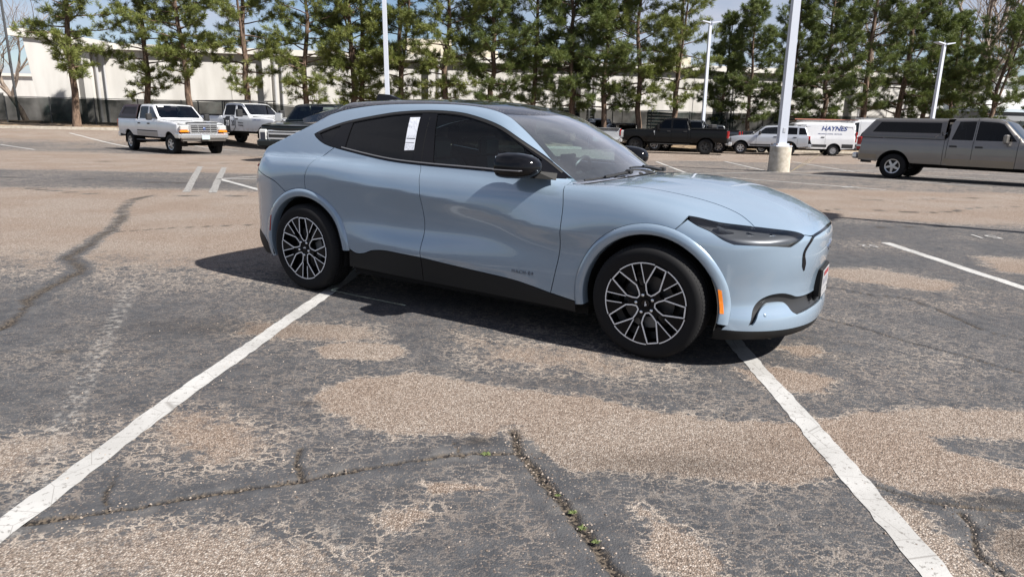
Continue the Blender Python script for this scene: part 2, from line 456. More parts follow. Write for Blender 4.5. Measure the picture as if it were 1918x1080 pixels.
def fbm(x, y, sc, oct=4, seed=0):
    a = 0; w = .5; t = 0
    for i in range(oct): a = a + w * vnoise(x, y, sc * 2 ** i, seed + i); t += w; w *= .55
    return a / t
def axis(a, b, fine, lo, hi, grow, cap=30):
    c = list(np.arange(lo, hi, fine)); s = fine; p = hi; up = []
    while p < b: up.append(p); s = min(s * grow, cap); p += s
    up.append(b); s = fine; p = lo; dn = []
    while p > a: s = min(s * grow, cap); p -= s; dn.append(max(p, a))
    return np.array(sorted(set(np.round(dn + c + up, 5))))
GX = axis(-420, 420, .0125, -2.5, 2.7, 1.022, 14); GY = axis(-30, 620, .0125, 1.75, 4.1, 1.018, 12)
X, Y = np.meshgrid(GX, GY); xf, yf = X.ravel(), Y.ravel()
PATCH = {
 'A': (1.0, .14, [(-1.05, 3.34), (-.94, 3.52), (-.6, 3.66), (-.16, 3.51), (.42, 3.39), (.82, 3.22), (1.01, 3.13), (1.25, 3.11), (1.44, 3.06), (1.41, 2.64), (1.24, 2.57), (.95, 2.52), (.56, 2.59), (.29, 2.6), (.11, 2.75), (-.13, 2.92), (-.48, 2.87), (-.67, 2.96), (-.93, 3.14)]),
 'B': (1.0, .15, [(1.5, 3.1), (1.84, 3.24), (2.17, 3.32), (2.47, 3.31), (2.9, 3.28), (2.75, 2.94), (2.2, 3.01), (2.01, 3.0), (2.01, 2.87), (2.19, 2.77), (2.29, 2.59), (2.22, 2.48), (1.77, 2.49), (1.65, 2.5), (1.55, 2.56), (1.42, 2.7)]),
 'B2': (.95, .10, [(1.5, 2.48), (1.63, 2.33), (1.61, 2.16), (1.75, 2.19), (2.1, 2.3), (1.9, 1.8), (1.4, 1.8), (1.47, 2.18)]),
 'C': (1.0, .09, [(-1.3, 4.08), (-1.11, 4.2), (-.76, 4.17), (-.64, 4.02), (-.77, 3.87), (-1.16, 3.87)]),
 'C2': (.72, .25, [(-1.9, 4.6), (-.97, 4.56), (-.83, 4.22), (-1.25, 4.19), (-1.9, 4.3)]),
 'D': (.60, .25, [(-2.3, 2.0), (-1.58, 2.12), (-1.36, 2.16), (-1.05, 2.2), (-.84, 2.16), (-.65, 2.07), (-.45, 1.99), (-.3, 1.7), (-2.3, 1.7)]),
 'E': (.85, .05, [(-.37, 2.46), (-.11, 2.49), (-.07, 2.44), (-.32, 2.38)]),
 'F': (.70, .10, [(-.5, 2.23), (-.33, 2.32), (-.24, 2.25), (-.3, 2.12), (-.43, 2.08)]),
 'I': (.90, .25, [(2.9, 6.8), (3.85, 6.95), (4.3, 6.23), (3.85, 5.99), (3.36, 6.25)]),
 'J': (.85, .25, [(5.44, 7.77), (6.5, 7.6), (5.9, 6.6), (5.11, 6.95)]),
 'K': (.55, .3, [(-2.6, 2.67), (-2.08, 2.95), (-1.82, 2.96), (-1.77, 2.69), (-1.9, 2.35), (-2.4, 2.2)]),
 'L': (.60, .3, [(-1.8, 3.2), (-1.4, 3.12), (-1.05, 2.94), (-.99, 2.6), (-1.3, 2.5), (-1.6, 2.6)]),
 'M': (.80, .12, [(.50, 2.32), (.68, 2.18), (.76, 2.0), (.66, 1.85), (.47, 2.03)]),
 'N': (.75, .12, [(1.35, 3.9), (1.62, 3.95), (1.95, 3.7), (1.80, 3.45), (1.45, 3.5)]),
 'O': (.70, .12, [(1.75, 4.3), (2.05, 4.35), (2.1, 4.15), (1.85, 4.1)]),
 'Q': (.55, .4, [(-.4, 4.45), (.6, 4.3), (1.2, 3.75), (.7, 3.55), (-.3, 3.8)]),
}
near = (np.abs(xf) < 9) & (yf < 12); ix = np.nonzero(near)[0]; xn, yn = xf[ix], yf[ix]
jx = xn + .16 * (fbm(xn, yn, 5, 4, 3) - .5); jy = yn + .16 * (fbm(xn, yn, 5, 4, 8) - .5)
wear = np.zeros(len(ix))
for k, (amt, soft, poly) in PATCH.items():
    L = np.array(poly); lo, hi = L.min(0) - .4, L.max(0) + .4
    q = np.nonzero((jx > lo[0]) & (jx < hi[0]) & (jy > lo[1]) & (jy < hi[1]))[0]; P = np.stack([jx[q], jy[q]], 1)
    d = segd(P, L); d = np.where(pip(P, L), d, -d)
    wear[q] = np.maximum(wear[q], amt * sm01(.5 + d / (2 * soft)))
base = .13 + .46 * (fbm(xn, yn, 1.1, 4, 21) - .45)
wear = np.maximum(wear, base)
# lanes behind are worn to the stone, bays keep their seal coat
def lanes(x, y):
    j = y + 2.2 * (fbm(x, y, .16, 4, 31) - .5)
    left = np.interp(j, [4.6, 6.2, 8, 11.3, 12.4, 13.2, 17.2, 18.5, 25.5, 27, 33, 36, 60], [0, .50, .80, .82, .60, .22, .25, .82, .86, .30, .32, .75, .7])
    right = np.interp(j, [4.6, 8.5, 10.2, 11.5, 15.5, 16.6, 22.4, 23.5, 31, 32, 36, 60], [0, .0, .30, .80, .82, .32, .30, .35, .38, .80, .85, .7])
    t = sm01((x + 3.0) / 5.0); return left * (1 - t) + right * t
W_ = np.zeros(len(xf)); W_[ix] = wear
ln_ = lanes(xf, yf) + .42 * (fbm(xf, yf * 1.8, .35, 5, 41) - .5) * sm01((yf - 5) / 4)
W_ = np.maximum(W_, np.where(yf > 4.5, ln_, 0))
W_ = np.clip(W_, 0, 1)
# cracks
CR = {'c1': (.016, [(-1.9, 2.10), (-1.65, 2.16), (-1.49, 2.22), (-1.27, 2.3), (-1.06, 2.39), (-.85, 2.46), (-.57, 2.59), (-.24, 2.71), (.05, 2.745)], .085),
      'c2': (.026, [(.02, 2.95), (.05, 2.74), (.08, 2.68), (.15, 2.5), (.23, 2.31), (.29, 2.14), (.34, 1.99), (.42, 1.80)], .11),
      'c3': (.015, [(-.93, 2.73), (-.90, 2.6), (-.82, 2.46)], .03), 'c4': (.007, [(-.26, 2.84), (-.2, 2.69)], .02), 'c5': (.007, [(-1.50, 2.22), (-1.56, 2.33), (-1.60, 2.46)], .03),
      'big': (.040, [(-3.43, 4.3), (-3.6, 4.8), (-3.8, 5.13), (-4.01, 6.09), (-4.45, 6.6), (-4.61, 7.08), (-4.85, 7.8), (-4.99, 8.28), (-5.38, 9.14), (-5.93, 10.2), (-6.37, 11.27), (-6.39, 11.89)], .12),
      'r1': (.010, [(1.51, 2.54), (1.67, 2.42), (1.85, 2.37), (2.2, 2.36)], .03), 'r2': (.012, [(1.76, 2.34), (1.74, 2.24), (1.66, 2.05), (1.72, 1.85)], .08),
      'r3': (.008, [(2.75, 6.1), (2.99, 6.01), (3.15, 5.83), (3.44, 5.67), (3.51, 5.18), (3.52, 4.77), (3.7, 4.5)], .02), 'r4': (.008, [(2.4, 5.0), (2.56, 4.83), (2.76, 4.47), (2.96, 4.21), (3.2, 3.8)], .02),
      'f1': (.02, [(-9, 12.6), (-7.6, 12.0), (-6.4, 11.9), (-4.5, 12.2), (-3.2, 12.0)], .05), 'f2': (.02, [(-4.9, 8.1), (-4.2, 8.6), (-3.2, 9.0), (-1.5, 9.4)], .03),
      'f3': (.03, [(4.6, 11.2), (6.0, 12.2), (7.5, 12.0), (9.5, 13.2), (12, 13.0)], .05), 'f4': (.02, [(5.2, 9.9), (6.5, 10.2), (8.5, 10.4), (10.5, 11.3)], .04), 'f5': (.02, [(5.8, 14.2), (8.0, 14.1), (10, 15.0), (14, 15.2)], .04),
      'f6': (.03, [(-14, 21.5), (-11, 21.0), (-8.5, 21.7), (-5, 21.2)], .05), 'f7': (.02, [(-13, 14.5), (-10, 14.9), (-7.5, 14.4), (-5.5, 14.8)], .05)}
crk = np.zeros(len(xf)); sealb = np.zeros(len(xf))
for k, (cw_, poly, sb) in CR.items():
    L = crv(poly, 10); lo, hi = L.min(0) - .6, L.max(0) + .6
    q = np.nonzero((xf > lo[0]) & (xf < hi[0]) & (yf > lo[1]) & (yf < hi[1]))[0]
    if not len(q): continue
    s1 = 22 if cw_ < .03 else 6; a1 = .03 if cw_ < .03 else .10
    P = np.stack([xf[q] + a1 * (fbm(xf[q], yf[q], s1, 3, 5) - .5), yf[q] + a1 * (fbm(xf[q], yf[q], s1, 3, 6) - .5)], 1)
    d = np.full(len(q), 1e9)
    for a, b in zip(L[:-1], L[1:]):
        ab = b - a; t = np.clip(((P - a) @ ab) / (ab @ ab), 0, 1); r = P - (a + t[:, None] * ab); d = np.minimum(d, np.hypot(r[:, 0], r[:, 1]))
    wv = cw_ * (.45 + 1.1 * fbm(xf[q], yf[q], 9, 2, 12))
    crk[q] = np.maximum(crk[q], 1 - sm01((d / wv - .35) / .9)); sealb[q] = np.maximum(sealb[q], 1 - sm01((d / sb - .55) / .6))
oldp = np.zeros(len(xf))
for a, b, hw in (((-3.27, 5.63), (-1.75, 2.1), .06), ((-.62, 2.16), (-.50, 1.85), .012)):
    a = np.array(a); b = np.array(b); ab = b - a; P = np.stack([xf, yf], 1); t = np.clip(((P - a) @ ab) / (ab @ ab), 0, 1); r = P - (a + t[:, None] * ab)
    oldp = np.maximum(oldp, 1 - sm01((np.hypot(r[:, 0], r[:, 1]) / hw - .6) / .7))
stain = np.zeros(len(xf))
for sx_, sy_, r1, r2, am in ((-.14, 2.85, .085, .05, .9), (.75, 2.66, .50, .12, .50), (1.15, 2.85, .35, .14, .22), (-2.0, 4.45, .75, .22, .5), (1.95, 2.42, .30, .06, .75), (-2.75, 3.9, .07, .04, .8), (-2.4, 4.3, .06, .03, .8), (-1.05, 3.22, .10, .03, .5), (1.85, 2.1, .12, .2, .7), (.2, 3.6, .3, .1, .15)):
    stain = np.maximum(stain, am * np.exp(-(((xf - sx_) / r1) ** 2 + ((yf - sy_) / r2) ** 2) * 1.0))
def zfull(x, y): return zg(x, y) + np.where(y < 14, .006 * (fbm(x, y, 1.6, 3, 51) - .5), 0)
zz_ = zfull(xf, yf) - .012 * crk
nx_, ny_ = len(GX), len(GY)
ii = np.arange(nx_ * ny_).reshape(ny_, nx_); quads = np.stack([ii[:-1, :-1].ravel(), ii[:-1, 1:].ravel(), ii[1:, 1:].ravel(), ii[1:, :-1].ravel()], 1)
me = bpy.data.meshes.new('ground'); me.vertices.add(len(xf)); me.vertices.foreach_set('co', np.stack([xf, yf, zz_], 1).astype(np.float32).ravel())
me.loops.add(quads.size); me.loops.foreach_set('vertex_index', quads.astype(np.int32).ravel())
me.polygons.add(len(quads)); me.polygons.foreach_set('loop_start', np.arange(0, quads.size, 4, dtype=np.int32)); me.polygons.foreach_set('loop_total', np.full(len(quads), 4, dtype=np.int32))
me.polygons.foreach_set('use_smooth', np.ones(len(quads), dtype=bool)); me.update(calc_edges=True)
for nm, arr in (('wear', W_), ('crack', crk), ('seal', sealb), ('oldpaint', oldp), ('stain', stain)):
    a_ = me.attributes.new(nm, 'FLOAT', 'POINT'); a_.data.foreach_set('value', arr.astype(np.float32))
ground = link(bpy.data.objects.new('ground', me)); ground['kind'] = 'structure'
def asphalt():
    m, k = new_mat('worn_asphalt', rough=.9, spec=.25)
    p = k.coord('Object'); wr = k.attr('wear'); cr = k.attr('crack'); se = k.attr('seal'); op = k.attr('oldpaint'); sn = k.attr('stain')
    wp = k.n('ShaderNodeVectorMath', operation='ADD'); k.set(wp.inputs[0], p)
    nv = k.n('ShaderNodeTexNoise'); k.set(nv.inputs['Vector'], p); nv.inputs['Scale'].default_value = 26; nv.inputs['Detail'].default_value = 3
    off = k.n('ShaderNodeVectorMath', operation='SCALE'); k.set(off.inputs[0], nv.outputs['Color']); off.inputs['Scale'].default_value = .045; k.set(wp.inputs[1], off.outputs[0])
    pw = wp.outputs[0]
    stretch = k.vmul(pw, (.62, 1.25, 1))
    n1 = k.noise(p, 19, 4, .72); n2 = k.noise(p, 4.3, 3, .6); n3 = k.noise(p, 55, 2, .7)
    e1 = k.voro(stretch, 17, 'DISTANCE_TO_EDGE'); e2 = k.voro(stretch, 35, 'DISTANCE_TO_EDGE')
    web = k.math('MULTIPLY', k.mapr(e1, .035, .085, 1, 0), k.mapr(n2, .40, .50)); web2 = k.math('MULTIPLY', k.mapr(e2, .05, .13, 1, 0), k.mapr(n1, .46, .55))
    webs = k.math('MAXIMUM', web, k.math('MULTIPLY', web2, .95))
    w_in = k.math('SUBTRACT', wr, k.math('MULTIPLY', se, .55))
    f = k.math('ADD', k.math('ADD', k.math('MULTIPLY', n1, .55), k.math('MULTIPLY', n3, .30)), k.math('ADD', k.math('MULTIPLY', w_in, .86), k.math('MULTIPLY', k.math('SUBTRACT', n2, .5), .35)))
    exA = k.mapr(f, .70, .92)
    wb = k.math('MULTIPLY', webs, k.mapr(w_in, .0, .42, .06, .95)); ex = k.math('MAXIMUM', exA, wb)
    g = k.n('ShaderNodeTexVoronoi', feature='F1'); k.set(g.inputs['Vector'], p); g.inputs['Scale'].default_value = 135
    sepc = k.n('ShaderNodeSeparateColor'); k.set(sepc.inputs[0], g.outputs['Color'])
    ex = k.math('MAXIMUM', ex, k.math('MULTIPLY', k.mapr(sepc.outputs[1], .86, .93), k.mapr(wr, .0, .5, .35, .9)))
    ramp = k.n('ShaderNodeValToRGB'); k.set(ramp.inputs[0], sepc.outputs[0]); r = ramp.color_ramp
    r.elements[0].position = 0; r.elements[0].color = (.16, .122, .098, 1); r.elements[1].position = 1; r.elements[1].color = (.52, .46, .40, 1)
    for pos, c in ((.25, (.26, .205, .165, 1)), (.5, (.325, .262, .212, 1)), (.75, (.39, .325, .27, 1))):
        e = r.elements.new(pos); e.color = c
    gap = k.mapr(g.outputs['Distance'], .25, .75, 1, .55)
    agg = k.mix(1.0, k.mix(1.0, ramp.outputs[0], (.83, .84, .86), 'MULTIPLY'), gap, 'MULTIPLY')
    big = k.noise(p, .8, 4); agg = k.mix(k.mapr(big, .35, .65, 0, .45), agg, k.mix(1.0, agg, (.78, .66, .58), 'MULTIPLY'))
    sealc = k.mix(k.mapr(k.noise(p, 9, 5), .3, .7), (.042, .044, .049), (.066, .067, .071))
    agg = k.mix(k.math('MULTIPLY', k.math('MULTIPLY', wb, k.math('SUBTRACT', 1.0, exA)), .75), agg, (.36, .315, .27))
    c = k.mix(ex, sealc, agg)
    c = k.mix(k.math('MULTIPLY', sn, .8), c, (.022, .020, .019))
    c = k.mix(k.math('MULTIPLY', op, k.mapr(n1, .46, .66, 0, .55)), c, (.30, .285, .265))
    deb = k.math('MULTIPLY', cr, k.mapr(k.noise(p, 70, 3), .45, .60))
    c = k.mix(k.math('MULTIPLY', se, k.mapr(k.noise(p, 5, 3), .5, .7, 0, .35)), c, (.16, .15, .14)); c = k.mix(cr, c, (.016, .014, .013)); c = k.mix(k.math('MULTIPLY', deb, .55), c, (.17, .135, .10))
    k.col(c); k.rough(k.mapr(ex, 0, 1, .78, .95))
    hgt = k.math('SUBTRACT', k.math('ADD', k.math('MULTIPLY', k.mapr(g.outputs['Distance'], 0, .8, 1, 0), k.mapr(ex, 0, 1, .35, 1)), k.math('MULTIPLY', n3, .6)), k.math('MULTIPLY', ex, .7))
    k.bump(hgt, .65, .006)
    return m
me.materials.append(asphalt())
# painted lines, each a thin strip lying on the ground
LINEM, lk = new_mat('white_line_paint', rough=.75)
lp = lk.coord('Object'); wq_ = lk.math('MAXIMUM', lk.mapr(lk.noise(lp, 34, 5, .75), .56, .64), lk.mapr(lk.voro(lp, 5, 'DISTANCE_TO_EDGE'), .0, .012, .8, 0))
lk.col(lk.mix(lk.math('MULTIPLY', wq_, .75), lk.mix(lk.mapr(lk.noise(lp, 3, 4), .3, .7), (.30, .295, .285), (.385, .38, .37)), (.12, .11, .10))); lk.bump(lk.noise(lp, 120, 3), .3, .003)
FADEM, fk = new_mat('faded_line_paint', rough=.85)
fp = fk.coord('Object'); fk.col(fk.mix(fk.mapr(fk.noise(fp, 22, 6, .75), .46, .60), (.25, .245, .235), (.10, .095, .09)))
def line(a, b, w, m=LINEM, nm='parking_line', jag=.006):
    a = Vector(a); b = Vector(b); d = b - a; n = max(4, int(d.length / .06)) if a.y < 9 else max(4, int(d.length / .5)); t = d.normalized(); s = Vector((-t.y, t.x)); v = []; f = []
    for i in range(n + 1):
        p = a + d * i / n
        for sg in (-1, 1):
            q = p + s * (sg * (w / 2 + (rng.random() - .5) * jag * 2 + .003 * math.sin(i * .31 + sg)))
            v.append((q.x, q.y, float(zfull(np.array([q.x]), np.array([q.y]))[0]) + (.0025 if a.y < 9 else .006)))
    f = [(2 * i, 2 * i + 1, 2 * i + 3, 2 * i + 2) for i in range(n)]
    o = mesh(nm, v, f if s.cross(t) < 0 else [q[::-1] for q in f], m); o['kind'] = 'structure'; return o
for a, b, w, m_ in (((-1.80, 1.75), (-1.72, 3.4), .112, LINEM), ((-1.72, 3.4), (-1.42, 6.9), .112, LINEM), ((1.40, 1.3), (1.475, 2.74), .112, LINEM), ((1.475, 2.74), (1.60, 6.6), .112, LINEM), ((4.80, 8.6), (4.86, 3.5), .12, LINEM),
                    ((-9.14, 19.8), (-6.09, 12.55), .14, FADEM), ((-8.35, 19.58), (-5.61, 12.56), .14, FADEM), ((-6.85, 15.6), (-2.9, 16.7), .10, LINEM), ((-6.8, 15.6), (-3.2, 10.9), .12, LINEM), ((-6.75, 15.7), (-5.2, 18.6), .10, LINEM),
                    ((-24.2, 32.2), (-19.5, 27.8), .13, LINEM), ((-24.6, 38.0), (-15.7, 30.2), .13, LINEM), ((-21.5, 38.8), (-12.5, 31.0), .12, LINEM),
                    ((6.1, 29.5), (5.46, 21.37), .11, LINEM), ((9.6, 31.4), (8.83, 23.82), .11, LINEM), ((13.2, 32.6), (12.28, 24.7), .11, LINEM), ((5.5, 21.4), (8.9, 23.4), .11, LINEM), ((8.9, 23.4), (19.5, 29.6), .11, LINEM),
                    ((9.22, 22.85), (12.92, 18.66), .12, LINEM), ((5.6, 20.9), (9.14, 16.71), .12, LINEM), ((12.6, 25.1), (17.9, 19.5), .12, LINEM), ((15.88, 26.24), (20, 21.6), .12, LINEM), ((17.0, 34.0), (15.7, 27.2), .11, LINEM)):
    line(a, b, w, m_)
# stencilled bay numbers, read from the lane
def ground_text(body, x, y, size, rz):
    fc = bpy.data.curves.new('bay_number', 'FONT'); fc.body = body; fc.size = size
    to = bpy.data.objects.new('tmp_text', fc); COL.objects.link(to); dg = bpy.context.evaluated_depsgraph_get(); me_ = bpy.data.meshes.new_from_object(to.evaluated_get(dg)); bpy.data.objects.remove(to)
    me_.materials.clear(); me_.materials.append(LINEM); o = link(bpy.data.objects.new('bay_number', me_)); o.location = (x, y, zg1(x, y) + .008); o.rotation_euler = (0, 0, rz); o['kind'] = 'structure'
ground_text('51', 6.75, 9.35, .42, math.pi - .15); ground_text('52', 4.55, 8.35, .22, math.pi - .1); ground_text('48', 8.4, 17.0, .5, .6)

# loose stone chips lying about, thickest along the open joints
def chips():
    r = np.random.default_rng(5); pts = []
    for k in ('c1', 'c2', 'c3', 'r1', 'r2'):
        L = crv(CR[k][1], 30); n = {'c1': 70, 'c2': 190, 'c3': 8, 'r1': 30, 'r2': 60}[k]; i = r.integers(0, len(L), n); pts.append(L[i] + r.normal(size=(n, 2)) * (.035 if k == 'c2' else .025))
    pts.append(np.stack([r.uniform(-2.6, 2.8, 900), r.uniform(1.7, 4.6, 900)], 1)); P = np.concatenate(pts); n = len(P); sz = r.uniform(.0022, .0060, n)
    z = zfull(P[:, 0], P[:, 1]); V = []; Fc = []
    base_ = np.array([(1, 0, 0), (0, 1, 0), (-1, 0, 0), (0, -1, 0), (0, 0, .8), (0, 0, -.4)]); tri = [(0, 1, 4), (1, 2, 4), (2, 3, 4), (3, 0, 4), (1, 0, 5), (2, 1, 5), (3, 2, 5), (0, 3, 5)]
    for i in range(n):
        a = r.uniform(0, 6.28); c, s_ = math.cos(a), math.sin(a); q = base_ * sz[i] * r.uniform(.6, 1.4, (6, 1)); V += [(P[i, 0] + c * v[0] - s_ * v[1], P[i, 1] + s_ * v[0] + c * v[1], z[i] + sz[i] * .3 + v[2]) for v in q]; Fc += [tuple(j + 6 * i for j in t) for t in tri]
    m, k = new_mat('stone_chips', rough=.9); k.col(k.mix(k.mapr(k.noise(k.coord('Object'), 60, 1), .35, .65), (.10, .075, .06), (.36, .30, .25)))
    o = mesh('loose_gravel', V, Fc, m); o['kind'] = 'stuff'; tag(o, 'loose stone chips scattered over the worn asphalt and its cracks', 'gravel')
chips()
# ------------------------------------------------------------------ the parked crossover in front
BLUE = paint_mat('pale_blue_grey_paint', (.245, .320, .405), rough=.26, metal=.32)
BLUE.node_tree.nodes['Principled BSDF'].inputs['Coat IOR'].default_value = 1.65
GLOSSBLK = mat('gloss_black', (.004, .004, .005), .10, spec=.35)
SATBLK = mat('satin_black_plastic', (.018, .018, .019), .42)
CLAD = mat('grey_black_cladding', (.011, .0115, .012), .55, spec=.35)
RUBBER = mat('tyre_rubber', (.010, .010, .011), .75, spec=.25)
DARK = mat('dark_cavity', (.004, .004, .004), .9)
SILVER = mat('machined_aluminium', (.80, .81, .83), .45, metal=.25)
CHROME = mat('chrome', (.75, .76, .78), .07, metal=1.0)
FRONTGLASS = glass_mat('side_glass', (.55, .76, .76), refl=.7)
TINT = glass_mat('privacy_glass', (.03, .033, .038), dust=.006, refl=.7)
WSGLASS = glass_mat('windscreen_glass', (.60, .71, .73), dust=.045, refl=3.4)  # windscreen dust also paints in the hazy sky reflection
SEATM = mat('dark_seat_leather', (.035, .040, .046), .55)
TRIMM = mat('cabin_trim', (.036, .042, .046), .6)
HEADL = mat('headliner', (.20, .20, .20), .8)
AMBER = mat('amber_lens', (.75, .20, .01), .15, coat=.8)
REDLENS = mat('red_lens', (.30, .012, .012), .12, coat=.8)
def hero():
    root = thing('car', 'pale blue electric crossover with black roof parked across the white bay lines', 'car', (-1.26282, 6.32112, 0), -.54055)
    # --- body surface tables (metres; x forward from the rear axle, z up)
    zs = [.15, .22, .30, .36, .42, .47, .52, .58, .65, .72, .80, .88, .95, 1.02, 1.08, 1.15, 1.25]
    st = {-.9: [.10, .06, .035, .022, .016, .013, .010, .008, .006, .005, .006, .010, .020, .038, .06, .09, .15],
          -.5: [.08, .05, .03, .02, .015, .012, .010, .008, .006, .004, .003, .004, .010, .025, .045, .075, .13],
          0.: [.07, .04, .025, .018, .012, .010, .010, .010, .009, .007, .004, .000, -.002, .006, .024, .052, .11],
          .45: [.07, .04, .02, .012, .006, .004, .006, .013, .020, .019, .012, .003, -.001, .007, .028, .062, .125],
          .8: [.075, .04, .02, .012, .004, .001, .005, .017, .030, .027, .014, .003, .001, .014, .04, .08, .15],
          1.24: [.075, .04, .018, .008, .000, -.004, .001, .014, .029, .025, .012, .002, .004, .022, .048, .088, .16],
          1.8: [.075, .04, .018, .010, .003, -.002, .000, .009, .022, .022, .010, .001, .007, .028, .053, .09, .16],
          2.35: [.075, .04, .018, .012, .009, .009, .012, .017, .016, .004, .000, .010, .024, .046, .070, .105, .17],
          2.65: [.07, .04, .02, .012, .008, .007, .007, .008, .007, .002, .000, .010, .028, .058, .092, .14, .22],
          3.0: [.07, .04, .02, .012, .008, .006, .004, .003, .002, .000, .002, .014, .038, .078, .13, .20, .30],
          3.3: [.06, .03, .015, .010, .006, .005, .004, .004, .004, .006, .015, .038, .072, .12, .18, .26, .36],
          3.6: [.04, .02, .010, .006, .004, .003, .004, .006, .010, .018, .035, .068, .11, .17, .24, .32, .42]}
    xs = sorted(st)
    DW = T2(xs, zs, [st[x] for x in xs])
    B = T1([-1., -.7, -.4, 0, .6, 1.2, 2.0, 2.6, 3.0, 3.25, 3.5, 3.7, 4.0], [.86, .895, .912, .922, .917, .915, .917, .922, .926, .922, .902, .868, .80])
    TC = T1([-1.0, -.8, -.4, 0, .4, 1.2, 2.0, 2.35, 2.55, 2.75, 3.0, 3.2, 3.4, 3.6, 3.74, 3.84, 3.92, 4.1],
            [1.03, 1.10, 1.13, 1.14, 1.13, 1.11, 1.085, 1.068, 1.072, 1.078, 1.072, 1.058, 1.02, .958, .893, .83, .76, .55])
    DR = T1([-1, 2.2, 2.5, 2.8, 3.05, 3.3, 3.5, 3.7, 3.85, 4.1], [.02, .02, .022, .028, .048, .085, .105, .095, .06, .05])
    ys = [0, .2, .4, .5, .6, .68, .75, .81, .86, .90, .95]; fx = [3.868, 3.860, 3.822, 3.787, 3.738, 3.682, 3.615, 3.535, 3.44, 3.33, 3.12]
    NF = T1([-y for y in ys[:0:-1]] + ys, fx[:0:-1] + fx)
    rx = [-.872, -.868, -.855, -.842, -.82, -.79, -.75, -.69, -.60, -.48, -.28]
    NR = T1([-y for y in ys[:0:-1]] + ys, rx[:0:-1] + rx)
    nz = T1([.10, .18, .24, .29, .33, .37, .41, .46, .52, .58, .66, .75, .82, .90, 1.2], [-.05, -.012, .008, .012, .006, -.014, -.030, -.030, -.024, -.012, .0, .002, -.008, -.06, -.3])
    rz = T1([.10, .20, .28, .40, .46, .55, .75, .90, .98, 1.06, 1.12, 1.3], [.20, .10, .03, -.01, .0, .0, .005, .0, .03, .075, .10, .22])
    GB = T1([-1., -.7, -.4, -.1, .3, .8, 1.2, 1.8, 2.3, 2.7], [.705, .755, .785, .808, .826, .834, .838, .84, .842, .84])
    GZ = T1([.9, 1.0, 1.1, 1.2, 1.3, 1.4, 1.5, 1.6, 1.7], [-.04, -.022, 0, .034, .075, .124, .186, .262, .36])
    PR = T1([-1.0, -.4, 0, .3, .62, .9, 1.2, 1.4, 1.58, 1.74, 1.88, 2.0, 2.18, 2.36, 2.52, 2.66, 2.9],
            [1.49, 1.535, 1.562, 1.578, 1.588, 1.590, 1.583, 1.571, 1.551, 1.520, 1.482, 1.438, 1.352, 1.250, 1.142, 1.04, .86])
    PD = T1([-1, .4, 1.2, 1.6, 1.76, 1.9, 2.09, 2.35, 2.7], [.04, .036, .034, .042, .055, .085, .128, .165, .17])
    HT = T1([-1.1, -.9, -.7, -.4, -.16, -.04, .06, .18, .32, .6], [.99, 1.06, 1.13, 1.245, 1.338, 1.388, 1.44, 1.53, 1.64, 1.8])
    ZCR = T1([-1, -.4, .1, .6, 1.2, 1.8, 2.35, 2.8, 3.3, 4], [.96, .955, .945, .93, .895, .825, .745, .76, .80, .80])
    def F(p):
        x, y, z = p[:, 0], p[:, 1], p[:, 2]; ay = np.abs(y)
        w = B(x) - DW(x, z)
        sc_ = (z - ZCR(x)) / .085; w = w + .0200 * (np.exp(-np.sqrt(sc_ * sc_ + .012)) - .35) * sstep(x, .15, .7) * (1 - sstep(x, 2.25, 2.75))
        zr_ = .455 - .05 * (x - 1.24); s2 = (z - zr_) / .06; w = w + .009 * np.exp(-np.sqrt(s2 * s2 + .02)) * sstep(x, .45, .9) * (1 - sstep(x, 1.7, 2.3))
        side = ay - w
        t = TC(x) - DR(x) * (ay / .65) ** 2.2
        t = t + .010 * (1 - sstep(ay, .26, .40)) * sstep(x, 2.55, 2.9) * (1 - sstep(x, 3.55, 3.8))
        top = z - t
        fr = (x - NF(y) - nz(z)) * .9; re = (NR(y) + rz(z) - x) * .9
        low = smax(side, top, .075 + .05 * sstep(x, 2.4, 3.2))
        low = smax(low, fr, .05); low = smax(low, re, .06)
        g = smax(ay - (GB(x) - GZ(z)), (z - (PR(x) - PD(x) * (ay / .62) ** 2.1)) * .86, .07)
        g = smax(g, (z - HT(x)) * .93, .03); g = smax(g, re, .05); g = smax(g, x - 2.85, .05)
        return smin(low, g, .025)
    H = Shell(F, root, h=.028)
    S, T, panel = H.S, H.T, H.panel
    RC = (0., .362); FC = (2.984, .362); RO, RI = .492, .428
    # --- shared lines
    dlo_top = crv([(-.015, 1.288), (.10, 1.333), (.33, 1.398), (.68, 1.458), (.87, 1.48), (1.12, 1.492), (1.36, 1.484), (1.55, 1.456), (1.77, 1.398), (1.95, 1.312), (2.13, 1.205), (2.335, 1.066)], 6)
    dlo_bot = cat(crv([(-.015, 1.288), (.02, 1.262), (.10, 1.226), (.19, 1.202), (.33, 1.180), (.80, 1.122), (1.17, 1.102), (1.84, 1.090), (2.335, 1.066)], 6))
    def bot_between(a, b):
        L = [q for q in dlo_bot if a < q[0] < b]; f = lambda x: (x, float(np.interp(x, dlo_bot[:, 0], dlo_bot[:, 1])))
        return np.array([f(a)] + [tuple(q) for q in L] + [f(b)])
    bseam = crv([(1.172, 1.102), (1.205, 1.0), (1.23, .88), (1.243, .65), (1.222, .50), (1.224, .43)], 6)
    fseam = crv([(2.335, 1.066), (2.375, .95), (2.382, .81), (2.37, .61), (2.335, .42), (2.312, .322)], 6)
    rseam = crv([(.265, 1.192), (.20, 1.15), (.12, 1.09), (.06, 1.0), (.04, .93), (.042, .852)], 6)
    clad_r = crv([(.492, .41), (.56, .383), (.64, .390), (.74, .425), (.87, .440), (1.05, .435), (1.224, .43)], 6)
    clad_f = crv([(1.224, .43), (1.60, .402), (1.98, .376), (2.15, .352), (2.312, .322), (2.499, .292)], 6)
